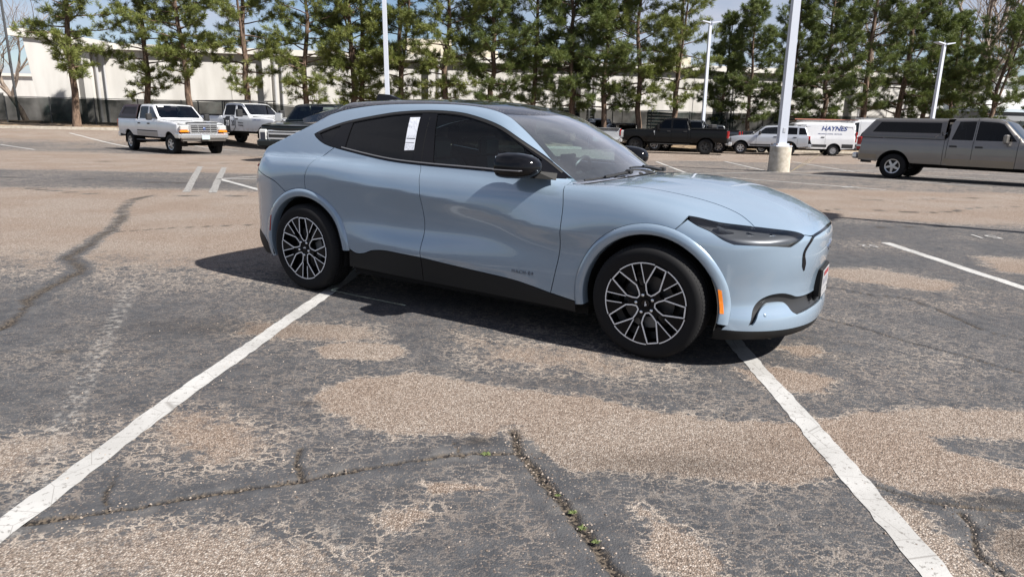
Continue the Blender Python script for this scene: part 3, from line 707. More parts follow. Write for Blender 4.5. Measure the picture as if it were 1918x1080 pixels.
    # headlight outline as plan points (upper edge) and side points (lower edge)
    hl_top = crv([(3.185, -.848), (3.225, -.835), (3.37, -.785), (3.55, -.675), (3.68, -.585), (3.779, -.487)], 6)
    HLT = T(hl_top)
    hood_seam = crv([(2.47, -.722), (2.62, -.712), (2.80, -.70), (3.05, -.668), (3.21, -.638), (3.32, -.622), (3.42, -.628), (3.49, -.66), (3.53, -.688)], 6)
    HS = T(hood_seam)
    hood_front = crv([(3.779, -.487), (3.815, -.396), (3.845, -.2), (3.852, 0)], 6); HF = T(hood_front)
    j = int(np.argmin(np.abs(hl_top[:, 0] - 3.53)))
    # --- doors
    fd = S(cat(bseam, clad_f[:np.argmin(np.abs(clad_f[:, 0] - 2.312)) + 1][1:], fseam[::-1][1:], bot_between(1.172, 2.335)[::-1][1:-1]))
    doorsF = panel('front_door', fd, (0, 1, 0), BLUE)
    arcd = arc(*RC, RO, 85, 6, 20)
    rd = S(cat(rseam, arcd, clad_r, bseam[::-1][1:], bot_between(.265, 1.172)[::-1][1:-1]))
    doorsR = panel('rear_door', rd, (0, 1, 0), BLUE)
    # --- quarter panel, roof rail and windscreen pillar in one pressing
    pil = T(crv([(2.415, -.738), (2.27, -.702), (2.09, -.662), (1.90, -.622), (1.74, -.588), (1.5, -.590), (1.12, -.600), (.64, -.612), (.30, -.640), (.10, -.668), (-.02, -.678), (-.16, -.682), (-.4, -.682), (-.62, -.676), (-.72, -.668)], 6))
    qlow = crv([(-.755, 1.035), (-.66, .985), (-.50, .935), (-.34, .895), (-.205, .815)], 5)
    a0 = math.degrees(math.atan2(qlow[-1][1] - RC[1], qlow[-1][0] - RC[0]))
    qarc = arc(*RC, RO, a0, 85, 14)
    qp = cat(pil, S(qlow), S(qarc)[1:], S(rseam[::-1])[1:], S(bot_between(-.015, .265)[::-1])[1:], S(dlo_top)[1:])
    panel('body_side', qp, (.22, .80, -.56), BLUE)
    # --- front wing
    FE = 3.128
    fa0 = math.degrees(math.acos((FE - FC[0]) / RO)); farc = arc(*FC, RO, fa0, 188, 30)
    fw = cat(S(fseam[::-1]), T(crv([(2.37, -.775), (2.415, -.738), (2.47, -.722)], 4))[1:], HS[1:], HLT[:j][::-1], S(lin([(3.16, .868), (FC[0] + RO * math.cos(math.radians(fa0)), FC[1] + RO * math.sin(math.radians(fa0)))], 4)), S(farc)[1:], S(clad_f[np.argmin(np.abs(clad_f[:, 0] - 2.312)):][::-1])[1:-1])
    panel('front_wing', fw, (-.1, .82, -.56), BLUE)
    # --- bonnet
    cowl = T(crv([(2.47, -.722), (2.50, -.66), (2.575, -.45), (2.635, -.2), (2.65, 0)], 6))
    half = cat(HS, HLT[j + 1:], HF[1:])
    hood = cat(half, (half * (1, -1, 1))[::-1][1:], (cowl * (1, -1, 1)), cowl[::-1][1:-1])
    panel('bonnet', hood, (-.2, 0, -1), BLUE, mirror=False, h=.034)
    # --- headlamp
    hl_bot = H.S(crv([(3.185, .893), (3.25, .862), (3.325, .835), (3.40, .795), (3.46, .772)], 4)); 
    hl_b2 = H.Fr(cat(crv([(hl_bot[-1][1], .772), (-.727, .766), (-.66, .759), (-.615, .754)], 4), lin([(-.615, .754), (-.487, float(HLT[-1][2]))], 5)[1:-1]))
    HLB = cat(hl_bot, hl_b2[1:])
    hl = cat(HLT, HLB[::-1][:-1])
    lens = panel('headlight', hl, (-.62, .74, -.25), glass_mat('lamp_lens', (.86, .88, .90), 1.5), gap=.002, fl=.010, h=.02, flm=SATBLK)
    HOUS = mat('lamp_housing', (.10, .102, .108), .35, metal=.5)
    hs_ = panel('lamp_housing', hl, (-.62, .74, -.25), HOUS, gap=-.012, fl=0, off=-.040, h=.03, both_parents=lens)
    ledm = mat('lamp_reflector', (.8, .82, .85), .12, metal=1.0)
    for q, (xa, ya, za) in enumerate([(3.40, -.80, .835), (3.55, -.70, .80), (3.66, -.61, .79)]):
        for sd in (1, -1):
            b = MB(); n0 = Vector((.62, -.74, .2)).normalized(); t0 = Vector((.55, .48, -.28)).normalized(); w0 = n0.cross(t0)
            c0 = Vector((xa, ya, za)) - n0 * .006
            vs = []
            for dx, dy, dn in ((-.055, .016, -.012), (.05, .012, 0), (.06, -.016, 0), (-.035, -.016, -.012), (-.055, .016, -.035), (.05, .012, -.035), (.06, -.016, -.035), (-.035, -.016, -.035)):
                vs.append(c0 + t0 * dx + w0 * dy + n0 * dn)
            b.add([(p.x, p.y * sd, p.z) for p in vs], [(0, 1, 2, 3), (4, 7, 6, 5), (0, 4, 5, 1), (1, 5, 6, 2), (2, 6, 7, 3), (3, 7, 4, 0)])
            b.build('lamp_reflector', ledm, lens[0 if sd > 0 else 1])
    # --- front bumper with side intake and lower grille
    ctr = H.Fr(lin([(0, .232), (0, float(HF[-1][2]))], 24))
    bbot = H.Fr(crv([(-.855, .262), (-.82, .258), (-.75, .255), (-.6, .250), (-.3, .240), (0, .232)], 6))
    barc = arc(*FC, RO, -7, fa0, 22)
    fb = cat(S(lin([(3.44, .262), (3.47, .303)], 3)), S(barc)[1:], S(lin([(FC[0] + RO * math.cos(math.radians(fa0)), FC[1] + RO * math.sin(math.radians(fa0))), (3.185, .893)], 4))[1:], HLB[1:], HLT[-1:], HF[1:], ctr[::-1][1:], bbot[::-1][1:-1])
    i_out = H.Fr(crv([(-.790, .292), (-.765, .367), (-.728, .432), (-.69, .460), (-.64, .470), (-.58, .466), (-.514, .448), (-.451, .428), (-.37, .420)], 5))
    i_top2 = H.Fr(lin([(-.37, .420), (-.15, .416), (0, .415)], 8))
    i_in = H.Fr(cat(lin([(0, .345), (-.30, .340), (-.495, .330)], 6), crv([(-.495, .330), (-.53, .352), (-.548, .388), (-.58, .414), (-.636, .421), (-.688, .414), (-.737, .368), (-.774, .296)], 5)[1:]))
    # the opening is cut into the bumper (one half opening on each side of the centre)
    intake = cat(i_out, i_top2[1:], i_in)
    d_b = (-.66, .70, -.1)
    fbe = np.array(fb)
    # bumper upper and lower mouldings are separate because the opening reaches the centre line
    up = cat(S(lin([(3.44, .262), (3.47, .303)], 3)), S(barc)[1:], S(lin([(FC[0] + RO * math.cos(math.radians(fa0)), FC[1] + RO * math.sin(math.radians(fa0))), (3.185, .893)], 4))[1:], HLB[1:], HLT[-1:], HF[1:],
             H.Fr(lin([(0, float(HF[-1][2])), (0, .415)], 16))[1:], i_top2[::-1][1:], i_out[::-1][1:], i_in[::-1][:len(i_in) - 1], H.Fr(lin([(0, .345), (0, .232)], 6))[1:], bbot[::-1][1:-1])
    bump = panel('front_bumper', up, d_b, BLUE, gap=.0015, h=.026)
    panel('intake_grille', intake, d_b, SATBLK, gap=-.012, fl=0, off=-.022, h=.03, both_parents=bump)
    b = MB()
    for k in range(5): b.box((3.822, 0, .352 + .014 * k), (.012, .5, .004))
    b.build('grille_slat', GLOSSBLK, root)
    # black outline of the blanked-off upper grille
    gl = H.Fr(cat(crv([(0, .818), (-.2, .812), (-.37, .802), (-.425, .782), (-.485, .730), (-.495, .690), (-.475, .64), (-.452, .595)], 5)))
    wv = np.interp(np.arange(len(gl)), [0, len(gl) * .4, len(gl) * .7, len(gl) * .85, len(gl) - 1], [.016, .018, .024, .036, .006])
    H.strip('grille_outline', gl, wv, GLOSSBLK)
    # front splitter
    sp = [bbot * (1, 1, 1)]
    o_ = bbot; spl_v = []
    for sd in (1, -1):
        P = (o_ if sd > 0 else (o_ * (1, -1, 1))[::-1])
        spl_v.append(P)
    L_ = cat(spl_v[0], spl_v[1][1:]); L_ = np.vstack([[3.395, -.865, .268], L_, [3.395, .865, .268]])
    n = len(L_); c0 = np.array([3.0, 0, 0]); V = np.concatenate([L_ + (0, 0, .004), L_ * (1, 1, 0) + (0, 0, .203) - (L_ - c0) * (.014, .012, 0), L_ * (1, 1, 0) + (0, 0, .180) - (L_ - c0) * (.12, .06, 0)])
    mesh('front_splitter', V, [(k * n + i, k * n + i + 1, k * n + n + i + 1, k * n + n + i) for k in range(2) for i in range(n - 1)], CLAD, root, True)
    # parking sensors
    for sd in (-1, 1):
        q = H.Fr([(-.712, .352)])[0]; nrm = H.grad(q[None])[0]
        b = MB(); b.lathe([(0, .003), (.009, .003), (.0115, .0), (.0115, -.01)], 14, 'x')
        o = b.build('parking_sensor', BLUE, root, smooth=True); o.location = (q[0], q[1] * -sd, q[2]); o.rotation_euler = Vector((nrm[0], nrm[1] * -sd, nrm[2])).to_track_quat('X', 'Z').to_euler()
    # --- rear bumper, hatch, tail lamps
    rc = H.Rr(lin([(0, .22), (0, .99)], 20))
    rb_low = H.Rr(crv([(-.70, .25), (-.5, .235), (-.25, .225), (0, .22)], 5))
    rbs = crv([(-.40, .245), (-.55, .24), (-.66, .25)], 3)
    rarc = arc(*RC, RO, a0, 196, 18)
    hatch_edge = H.Rr(crv([(-.672, 1.02), (-.5, 1.0), (-.2, .99), (0, .99)], 5))
    clr = crv([(-.478, .245), (-.50, .33), (-.56, .40), (-.68, .452), (-.78, .475)], 4)     # black lower part
    k1 = S(clr); k1r = H.Rr(crv([(-.765, .477), (-.6, .49), (-.3, .495), (0, .495)], 5))
    rb = cat(S(qlow[::-1])[:0], S(rarc), k1[1:], k1r[1:], H.Rr(lin([(0, .495), (0, .99)], 12))[1:], hatch_edge[::-1][1:], S(qlow)[1:-1])
    panel('rear_bumper', rb, (.66, .72, -.05), BLUE)
    rl = cat(k1[::-1], S(lin([(-.478, .245), (-.60, .235)], 4))[1:], H.Rr(crv([(-.74, .235), (-.5, .225), (0, .22)], 5)), H.Rr(lin([(0, .22), (0, .495)], 6))[1:], k1r[::-1][1:], k1[::-1][:1] * 0 + k1[-1:])
    panel('rear_diffuser', rl[:-1], (.66, .72, -.05), CLAD)
    he = T(crv([(-.72, -.668), (-.62, -.676), (-.4, -.682), (-.16, -.682), (-.02, -.678)], 5))
    hc = cat(he, T(lin([(-.02, -.678), (-.02, 0)], 12))[1:], T(lin([(-.02, 0), (-.70, 0)], 12))[1:], H.Rr(lin([(0, 1.10), (0, .99)], 3)), hatch_edge[::-1][1:])
    gtop = cat(T(crv([(-.60, -.56), (-.3, -.60), (-.04, -.61)], 5)), T(lin([(-.04, -.61), (-.04, 0)], 8))[1:], T(lin([(-.04, 0), (-.62, 0)], 8))[1:], T(lin([(-.62, 0), (-.60, -.56)], 6))[1:-1])
    panel('tailgate', hc, (.5, 0.35, -.85), BLUE, h=.045, gap=0)
    panel('rear_glass', gtop, (.3, 0.1, -.95), mat('dark_glass', (.01, .01, .012), .06, coat=.5), off=.003, h=.06, gap=0)
    for k in range(3):
        y0 = -.52 - .055 * k
        tl = H.Rr([(y0, .93), (y0 - .03, .93), (y0 - .03 + .01, .80), (y0 + .01, .80)])
        panel('tail_light', tl, (1, .5, 0), REDLENS, off=.006, h=.03, fl=.01)
    tw = H.S(crv([(-.70, 1.012), (-.745, .99), (-.775, .97)], 3)); 
    panel('tail_light_tip', H.Rr([(-.60, 1.02), (-.735, 1.008), (-.755, .985), (-.62, .985)]), (.8, .6, 0), REDLENS, off=.016, h=.03, fl=.02)
    # --- roof panel (black glass) and its rear spoiler
    rp = pil[(pil[:, 0] < 1.745) & (pil[:, 0] > .06)]
    hdr = T(crv([(1.74, -.588), (1.83, -.40), (1.885, -.2), (1.90, 0)], 6))
    rend = T(lin([(.075, -.67), (.10, 0)], 8))
    roof = cat(hdr[::-1][:-1], np.vstack([T([(1.74, -.588)]), rp]), rend[:-1]); roof = cat(roof, (roof * (1, -1, 1))[::-1][1:-1])
    ROOFM, kk = new_mat('dusty_black_roof_glass', col=(.012, .012, .014), rough=.07, coat=.5)
    pp = kk.coord('Object'); dd = kk.math('MULTIPLY', kk.mapr(kk.noise(pp, 60, 4, .7), .50, .68), kk.mapr(kk.noise(pp, 3, 4), .3, .7, .15, 1))
    kk.col(kk.mix(kk.math('MULTIPLY', dd, .5), (.012, .012, .014), (.25, .24, .23))); kk.rough(kk.mapr(dd, 0, 1, .07, .5))
    panel('roof_panel', roof, (0, 0, -1), ROOFM, mirror=False, gap=.002, h=.045)
    # roof extension: lofted from the roof end to the tip of the spoiler
    secs = []
    ZC = nspline([-.34, -.2, 0, .2, .42], [1.462, 1.502, 1.548, 1.570, 1.584]); ZE = nspline([-.34, -.2, 0, .2, .42], [1.405, 1.438, 1.474, 1.505, 1.532])
    for x in np.linspace(.42, -.34, 15):
        t = (x + .34) / .76; zc, ze = float(ZC(x)), float(ZE(x)); w = .600 - .03 * (1 - t) ** 2
        drop = np.interp(x, [-.34, -.2, -.05, .05, .2, .42], [.035, .060, .080, .066, .045, .035])
        row = []
        for yy in np.linspace(-1, 1, 23):
            a = abs(yy); row.append((x - .05 * (1 - a * a) * (1 - t), yy * w, zc - (zc - ze) * a ** 2.4))
        # lower lip on both sides then the underside
        wl = w + np.interp(x, [-.34, -.2, -.05, .1, .42], [.004, .03, .06, .05, .008])
        zl = row[0][2] - drop
        sec = [(x + .02, -wl, zl)] + row + [(x + .02, wl, zl)] + [(x + .05, wl * .6, zl - .012), (x + .05, -wl * .6, zl - .012)]
        secs.append(sec)
    n = len(secs[0]); V = [p for s_ in secs for p in s_]; Fc = []
    for i in range(len(secs) - 1):
        for k in range(n): k2 = (k + 1) % n; Fc.append((i * n + k, i * n + k2, (i + 1) * n + k2, (i + 1) * n + k))
    Fc.append(tuple((len(secs) - 1) * n + k for k in range(n)))
    o = mesh('roof_spoiler', V, Fc, ROOFM, root, True); bm = bmesh.new(); bm.from_mesh(o.data); bmesh.ops.recalc_face_normals(bm, faces=bm.faces); bm.to_mesh(o.data); bm.free(); o.data.set_sharp_from_angle(angle=math.radians(32))
    # shark-fin aerial
    b = MB(); prof = [(.26, 0), (.24, .028), (.14, .058), (.03, .066), (.005, .062), (.0, 0)]
    zr = float(PR(np.array([.20]))[0])
    vs = []
    for (px_, pz_) in prof:
        wv_ = .032 * (1 - (pz_ / .075) ** 1.2 * .8)
        vs += [(.02 + px_, -wv_, zr + pz_ - .004), (.02 + px_, wv_, zr + pz_ - .004)]
    b.add(vs, [(2 * i, 2 * i + 1, 2 * i + 3, 2 * i + 2) for i in range(5)] + [tuple(range(0, 12, 2)), tuple(range(11, 0, -2))]); b.build('aerial_fin', GLOSSBLK, root, angle=40)
    # --- windscreen
    ws = cat(hdr[::-1], T(crv([(1.74, -.588), (1.90, -.622), (2.09, -.662), (2.27, -.702), (2.415, -.738)], 6))[1:], T(crv([(2.415, -.738), (2.46, -.66), (2.545, -.45), (2.60, -.2), (2.615, 0)], 6))[1:]); ws = cat(ws, (ws * (1, -1, 1))[::-1][1:-1])
    wsi = cat(T(crv([(1.965, 0), (1.95, -.2), (1.915, -.38), (1.87, -.50), (1.86, -.53)], 5)), T(crv([(1.86, -.53), (1.90, -.555), (2.09, -.605), (2.24, -.642), (2.30, -.640)], 5))[1:], T(crv([(2.30, -.640), (2.345, -.60), (2.42, -.43), (2.475, -.2), (2.49, 0)], 5))[1:]); wsi = cat(wsi, (wsi * (1, -1, 1))[::-1][1:-1])
    wso = panel('windscreen', ws, (-.55, 0, -.84), WSGLASS, mirror=False, gap=.002, fl=.006, h=.045)
    frit = mat('windscreen_frit', (.012, .012, .013), .2)
    panel('windscreen_band', ws, (-.55, 0, -.84), frit, holes=[wsi], mirror=False, gap=.003, fl=0, off=-.006, h=.035, both_parents=wso)
    # cowl panel under the wipers
    cw = cat(T(crv([(2.42, -.735), (2.47, -.66), (2.55, -.45), (2.605, -.2), (2.62, 0)], 6)), T(crv([(2.655, 0), (2.64, -.2), (2.58, -.45), (2.505, -.66), (2.47, -.722)], 6))); 
    panel('cowl', cw, (0, 0, -1), SATBLK, gap=-.004, fl=0, off=-.012, h=.03)
    for pts, nm in (([(2.56, -.30), (2.50, -.50), (2.42, -.68)], 'wiper'), ([(2.60, .28), (2.57, 0.0), (2.545, -.20)], 'wiper')):
        P = T(crv(pts, 5)) + (0, 0, .016)
        b = MB(); b.tube([tuple(q) for q in P], .007, 6)
        P2 = P + (.02, 0, .006); b.tube([tuple(q) for q in P2[:max(3, len(P2) * 2 // 3)]], [.011] * max(3, len(P2) * 2 // 3), 6)
        b.box((P2[0][0], P2[0][1], P2[0][2] + .004), (.05, .045, .03), bev=.008); b.build(nm, SATBLK, root, angle=40)
    # --- side glass, black surround
    def shrink(L, g): 
        L2 = np.asarray(L); return inset(L2, g)
    topf = lambda x, o=0: (x, float(np.interp(x, dlo_top[:, 0], dlo_top[:, 1])) - o); botf = lambda x, o=0: (x, float(np.interp(x, dlo_bot[:, 0], dlo_bot[:, 1])) + o)
    def win(xa_t, xa_b, xb_t, xb_b, ot=.026, ob=.024):
        a = [topf(x, ot) for x in np.linspace(xa_t, xb_t, 24)]; b_ = [botf(x, ob) for x in np.linspace(xb_b, xa_b, 24)]
        return np.array(a + b_)
    wq = np.array([topf(x, .026) for x in np.linspace(.055, .27, 10)] + [(.245, 1.30), (.215, 1.222)] + [botf(x, .028) for x in np.linspace(.205, .10, 6)])
    wr = win(.395, .375, 1.065, 1.092); wf = win(1.205, 1.285, 2.13, 2.17)
    wf = np.array([q for q in wf if q[0] < 2.15])
    DL = S(cat(dlo_top, dlo_bot[::-1][1:-1]))
    SW, SR, SF = S(wq), S(wr), S(wf)
    tr = panel('window_surround', DL, (0, 1, -.15), GLOSSBLK, holes=[SW, SR, SF], gap=.001, fl=.012, off=.001, h=.03)
    panel('quarter_window', SW, (0, 1, -.15), TINT, off=-.005, fl=0, gap=-.006, h=.05)
    panel('rear_door_window', SR, (0, 1, -.15), TINT, off=-.005, fl=0, gap=-.006, h=.05)
    panel('front_door_window', SF, (0, 1, -.15), FRONTGLASS, off=-.005, fl=0, gap=-.006, h=.05)
    RAIL = mat('satin_window_trim', (.030, .029, .028), .35, metal=.3)
    H.strip('window_trim', S(dlo_top[3:-2] - (0, .011)), .020, RAIL, off=.002)
    H.strip('waist_seal', S(bot_between(.34, 2.24) + (0, .017)), .008, mat('waist_bright', (.30, .29, .28), .35, metal=.6), off=.003)
    # seam between the door frames on the middle pillar
    H.strip('door_gap', S(lin([(1.145, 1.48), (1.172, 1.12)], 8)), .006, DARK, off=.0008, thick=.0004)
    # window price sticker
    stk = S([(.985, 1.468), (1.052, 1.462), (1.048, 1.148), (.978, 1.152)]); 
    sx = np.array([(.960, 1.437), (1.056, 1.440), (1.082, 1.204), (.990, 1.198)])
    STM, ks = new_mat('sticker_paper', col=(.70, .72, .78), rough=.6)
    sv = ks.n('ShaderNodeSeparateXYZ'); ks.set(sv.inputs[0], ks.coord('Object'))
    ln = ks.math('GREATER_THAN', ks.noise(ks.vmul(ks.coord('Object'), (220, 1, 70)), 1.0, 1), .56)
    band = ks.math('GREATER_THAN', ks.noise(ks.vmul(ks.coord('Object'), (4, 1, 26)), 1.0, 0), .50)
    ks.col(ks.mix(ks.math('MULTIPLY', ks.math('MULTIPLY', ln, band), .45), (.70, .72, .78), (.12, .13, .18)))
    panel('window_sticker', S(resample(sx, .03)), (0, 1, 0), STM, off=.0005, fl=0, gap=0, h=.05, mirror=False, label='white price sheet on the rear door window')
    for (z0, m_) in ((1.285, .003), (1.255, .002)):
        b = MB(); P = S(lin([(.985, z0), (1.068, z0)], 4))
        for i in range(len(P) - 1): b.quad(P[i] + (0, -.002, -m_), P[i + 1] + (0, -.002, -m_), P[i + 1] + (0, -.002, m_), P[i] + (0, -.002, m_))
        b.build('printed_line', mat('ink', (.03, .03, .05), .6), root)
    # --- lower cladding
    cb = crv([(.470, .262), (.9, .250), (1.224, .244), (1.8, .236), (2.30, .226), (2.50, .215)], 5)
    crr = S(cat(clad_r, [(1.224, .244)], cb[cb[:, 0] < 1.22][::-1])); panel('rear_sill_cladding', crr, (0, 1, 0), CLAD)
    cl_f = S(cat(clad_f, [(2.50, .215)], cb[(cb[:, 0] > 1.23) & (cb[:, 0] < 2.49)][::-1], [(1.224, .244)])); panel('front_sill_cladding', cl_f, (0, 1, 0), CLAD)
    # --- wheel-arch mouldings
    def arch(c, a_lo, a_hi, nm):
        n = 44; A = np.radians(np.linspace(a_lo, a_hi, n)); rows = []
        for r, o in ((RO + .002, -.004), (RO - .003, .010), (.470, .015), (.446, .016), (RI + .003, .012), (RI, .006), (RI - .002, -.06)):
            P = S(np.stack([c[0] + max(r, RI + .006) * np.cos(A), c[1] + max(r, RI + .006) * np.sin(A)], 1))
            P[:, 0] = c[0] + r * np.cos(A); P[:, 2] = c[1] + r * np.sin(A); P[:, 1] -= o; rows.append(P)
        m_ = len(rows); V = np.concatenate(rows); Fc = [(i * n + k, i * n + k + 1, (i + 1) * n + k + 1, (i + 1) * n + k) for i in range(m_ - 1) for k in range(n - 1)]
        for sd in (1, -1):
            o = mesh(nm, V * (1, sd, 1), Fc if sd < 0 else [f[::-1] for f in Fc], BLUE, root, True); bm = bmesh.new(); bm.from_mesh(o.data); bmesh.ops.recalc_face_normals(bm, faces=bm.faces); bm.to_mesh(o.data); bm.free()
    arch(RC, 4, 196, 'wheel_arch_moulding'); arch(FC, -8, 190, 'wheel_arch_moulding')
    # side markers
    for xz, m_, nm in (([(3.402, .505), (3.422, .500), (3.447, .362), (3.426, .362)], AMBER, 'amber_side_marker'), ([(-.405, .60), (-.392, .605), (-.425, .465), (-.440, .465)], REDLENS, 'red_side_marker')):
        P = S(resample(np.array(xz), .02)); P[:, 1] -= .017
        c_ = P.mean(0); n = len(P)
        for sd in (1, -1):
            V = np.concatenate([P, P + (0, .014, 0)]) * (1, sd, 1)
            o = mesh(nm, V, [tuple(range(n))] + [(i, (i + 1) % n, (i + 1) % n + n, i + n) for i in range(n)], m_, root)
            V2 = np.concatenate([(P - c_) * 1.22 + c_ + (0, .004, 0), (P - c_) * 1.22 + c_ + (0, .02, 0)]) * (1, sd, 1)
            mesh('marker_bezel', V2, [tuple(range(n))] + [(i, (i + 1) % n, (i + 1) % n + n, i + n) for i in range(n)], SATBLK, o)
    # --- wheel housings and floor
    for c in (RC, FC):
        for sd in (-1, 1):
            b = MB(); A = np.radians(np.linspace(-14, 194, 30)); r_ = RI + .004
            vs = [(c[0] + r_ * math.cos(a), sd * .90, c[1] + r_ * math.sin(a)) for a in A] + [(c[0] + r_ * math.cos(a), sd * .50, c[1] + r_ * math.sin(a)) for a in A]
            b.add(vs, [(i, i + 1, i + 31, i + 30) for i in range(29)] + [tuple(range(30, 60))]); b.build('wheel_housing', DARK, root)
    b = MB(); b.box((1.5, 0, .235), (2.1, 1.60, .09)); b.box((-.55, 0, .30), (.55, 1.3, .12)); b.box((3.5, 0, .25), (.40, 1.3, .08)); b.box((1.5, 0, .30), (4.3, .98, .10)); b.build('underfloor', DARK, root)
    # --- cabin
    cab = S(cat(lin([(.35, 1.13), (2.30, 1.045)], 8), lin([(2.30, 1.045), (2.30, .40), (.50, .40), (.35, 1.13)], 6)[1:-1]))
    panel('door_lining', cab, (0, 1, 0), TRIMM, off=-.055, fl=0, h=.09)
    hd = cat(T(lin([(1.80, 0), (1.72, -.52), (.10, -.56), (.10, 0)], 6))); hd = cat(hd, (hd * (1, -1, 1))[::-1][1:-1])
    panel('roof_lining', hd, (0, 0, -1), HEADL, off=-.045, fl=0, h=.12, mirror=False)
    def seat(x, y, w):
        b = MB(); b.box((x + .02, y, .56), (.52, w, .16), bev=.05); 
        vs = []
        for (dx, z, dd, ww) in ((-.24, .56, .13, w), (-.30, .78, .13, w), (-.37, 1.02, .11, w * .92), (-.41, 1.12, .08, w * .62)):
            vs += [(x + dx - dd / 2, y - ww / 2, z), (x + dx + dd / 2, y - ww / 2 + .03, z), (x + dx + dd / 2, y + ww / 2 - .03, z), (x + dx - dd / 2, y + ww / 2, z)]
        fs = [(i * 4 + k, i * 4 + (k + 1) % 4, i * 4 + 4 + (k + 1) % 4, i * 4 + 4 + k) for i in range(3) for k in range(4)] + [(3, 2, 1, 0), (12, 13, 14, 15)]
        b.add(vs, fs); b.box((x - .44, y, 1.20), (.09, .25, .18), bev=.03); return b
    for y in (-.36, .36): seat(1.42, y, .50).build('front_seat', SEATM, root, angle=35)
    b = MB(); b.box((.50, 0, .58), (.5, 1.30, .16), bev=.05); b.box((.22, 0, .84), (.14, 1.26, .56), bev=.05)
    for y in (-.38, 0, .38): b.box((.13, y, 1.18), (.08, .24, .12), bev=.03)
    b.build('rear_seat', SEATM, root, angle=35)
    b = MB(); b.box((2.20, 0, .90), (.44, 1.50, .20), bev=.05); b.box((2.40, 0, .95), (.36, 1.40, .10), bev=.04); b.box((1.55, 0, .55), (.9, .22, .22), bev=.04); b.build('dashboard', TRIMM, root, angle=35)
    b = MB(); b.box((1.955, 0, 1.02), (.02, .24, .34), bev=.006); b.build('centre_screen', GLOSSBLK, root)
    b = MB(); cx, cy, cz = 1.86, .38, .985
    ring = [(cx + .065 * math.sin(a) * 1.0, cy + .185 * math.cos(a), cz + .165 * math.sin(a)) for a in np.linspace(0, 2 * math.pi, 29)]
    b.tube(ring, .016, 8, cap=False); b.box((cx + .01, cy, cz), (.05, .13, .10), bev=.02); b.box((cx + .01, cy, cz), (.025, .34, .035), bev=.01); b.tube([(cx, cy, cz), (cx + .25, cy, cz - .1)], .03, 8)
    b.build('steering_wheel', SATBLK, root, angle=35)
    b = MB(); b.box((1.98, 0, 1.385), (.025, .25, .07), bev=.01); b.tube([(1.99, 0, 1.40), (2.0, 0, 1.43)], .012, 6); b.build('rear_view_mirror', SATBLK, root)
    # --- door mirrors
    for sd in (-1, 1):
        b = MB(); rows = []
        # housing: sections along x (front to back), outlines in y-z
        cy0 = -.985
        for x, s_ in ((2.245, .10), (2.235, .40), (2.21, .66), (2.165, .86), (2.10, .97), (2.03, 1.0), (1.985, .97), (1.972, .93)):
            row = []
            for k in range(24):
                a = 2 * math.pi * k / 24; ca, sa = math.cos(a), math.sin(a)
                w_ = .118 * s_; h_ = (.094 if sa > 0 else .074) * s_
                yy = cy0 + math.copysign(abs(ca) ** .75, ca) * w_ + .02 * (1 - s_); zz = 1.142 + math.copysign(abs(sa) ** .85, sa) * h_
                row.append((x, yy * -sd if sd > 0 else yy, zz))
            rows.append(row)
        n = 24; vs = [p for r in rows for p in r]; fs = [(i * n + k, i * n + (k + 1) % n, (i + 1) * n + (k + 1) % n, (i + 1) * n + k) for i in range(len(rows) - 1) for k in range(n)] + [tuple(range(n)), tuple(range(len(rows) * n - n, len(rows) * n))]
        b.add(vs, fs); mi = b.build('door_mirror', GLOSSBLK, root, angle=50)
        b = MB(); yy = lambda v: v * (1 if sd < 0 else -1)
        b.add([(1.975, yy(-1.08), 1.10), (1.975, yy(-.89), 1.09), (1.975, yy(-.89), 1.20), (1.975, yy(-1.07), 1.21), (1.969, yy(-1.08), 1.10), (1.969, yy(-.89), 1.09), (1.969, yy(-.89), 1.20), (1.969, yy(-1.07), 1.21)], [(0, 1, 2, 3), (7, 6, 5, 4), (0, 4, 5, 1), (1, 5, 6, 2), (2, 6, 7, 3), (3, 7, 4, 0)]); b.build('mirror_glass', CHROME, mi)
        b = MB(); b.add([(2.28, yy(-.80), 1.105), (2.10, yy(-.81), 1.110), (2.10, yy(-.83), 1.065), (2.29, yy(-.835), 1.062), (2.20, yy(-.96), 1.125), (2.06, yy(-.96), 1.125), (2.06, yy(-.96), 1.078), (2.20, yy(-.96), 1.078)], [(0, 1, 5, 4), (1, 2, 6, 5), (2, 3, 7, 6), (3, 0, 4, 7), (0, 3, 2, 1), (4, 5, 6, 7)]); b.build('mirror_foot', mat('dull_black', (.008, .008, .008), .6, spec=.3), mi, angle=40)
        b = MB(); b.box((2.075, yy(-1.0), 1.128), (.20, .237, .007), bev=.003); b.build('indicator_strip', mat('smoked_lens', (.12, .12, .13), .15, coat=.6), mi)
    # --- number plate
    b = MB(); b.box((3.8470, 0, .470), (.05, .325, .185), bev=.008); b.box((3.8270, 0, .44), (.04, .29, .20), bev=.01); pb = b.build('plate_holder', mat('dull_black', (.008, .008, .008), .6, spec=.3), root)
    PLM, kp = new_mat('paper_plate', col=(.30, .30, .31), rough=.45)
    b = MB(); b.box((3.8730, 0, .476), (.004, .285, .135)); b.build('number_plate', PLM, root)
    b = MB(); b.box((3.8765, 0, .520), (.0015, .20, .028)); b.build('plate_red_print', mat('plate_red', (.22, .03, .035), .5), root)
    b = MB()
    for k in range(6): b.box((3.8765, -.095 + .038 * k, .466), (.0015, .012 + .006 * (k % 2), .045))
    b.build('plate_dark_print', mat('plate_grey', (.42, .42, .46), .5), root)
    b = MB(); b.box((3.8740, 0, .385), (.004, .25, .028)); b.build('plate_lower_strip', PLM, root)
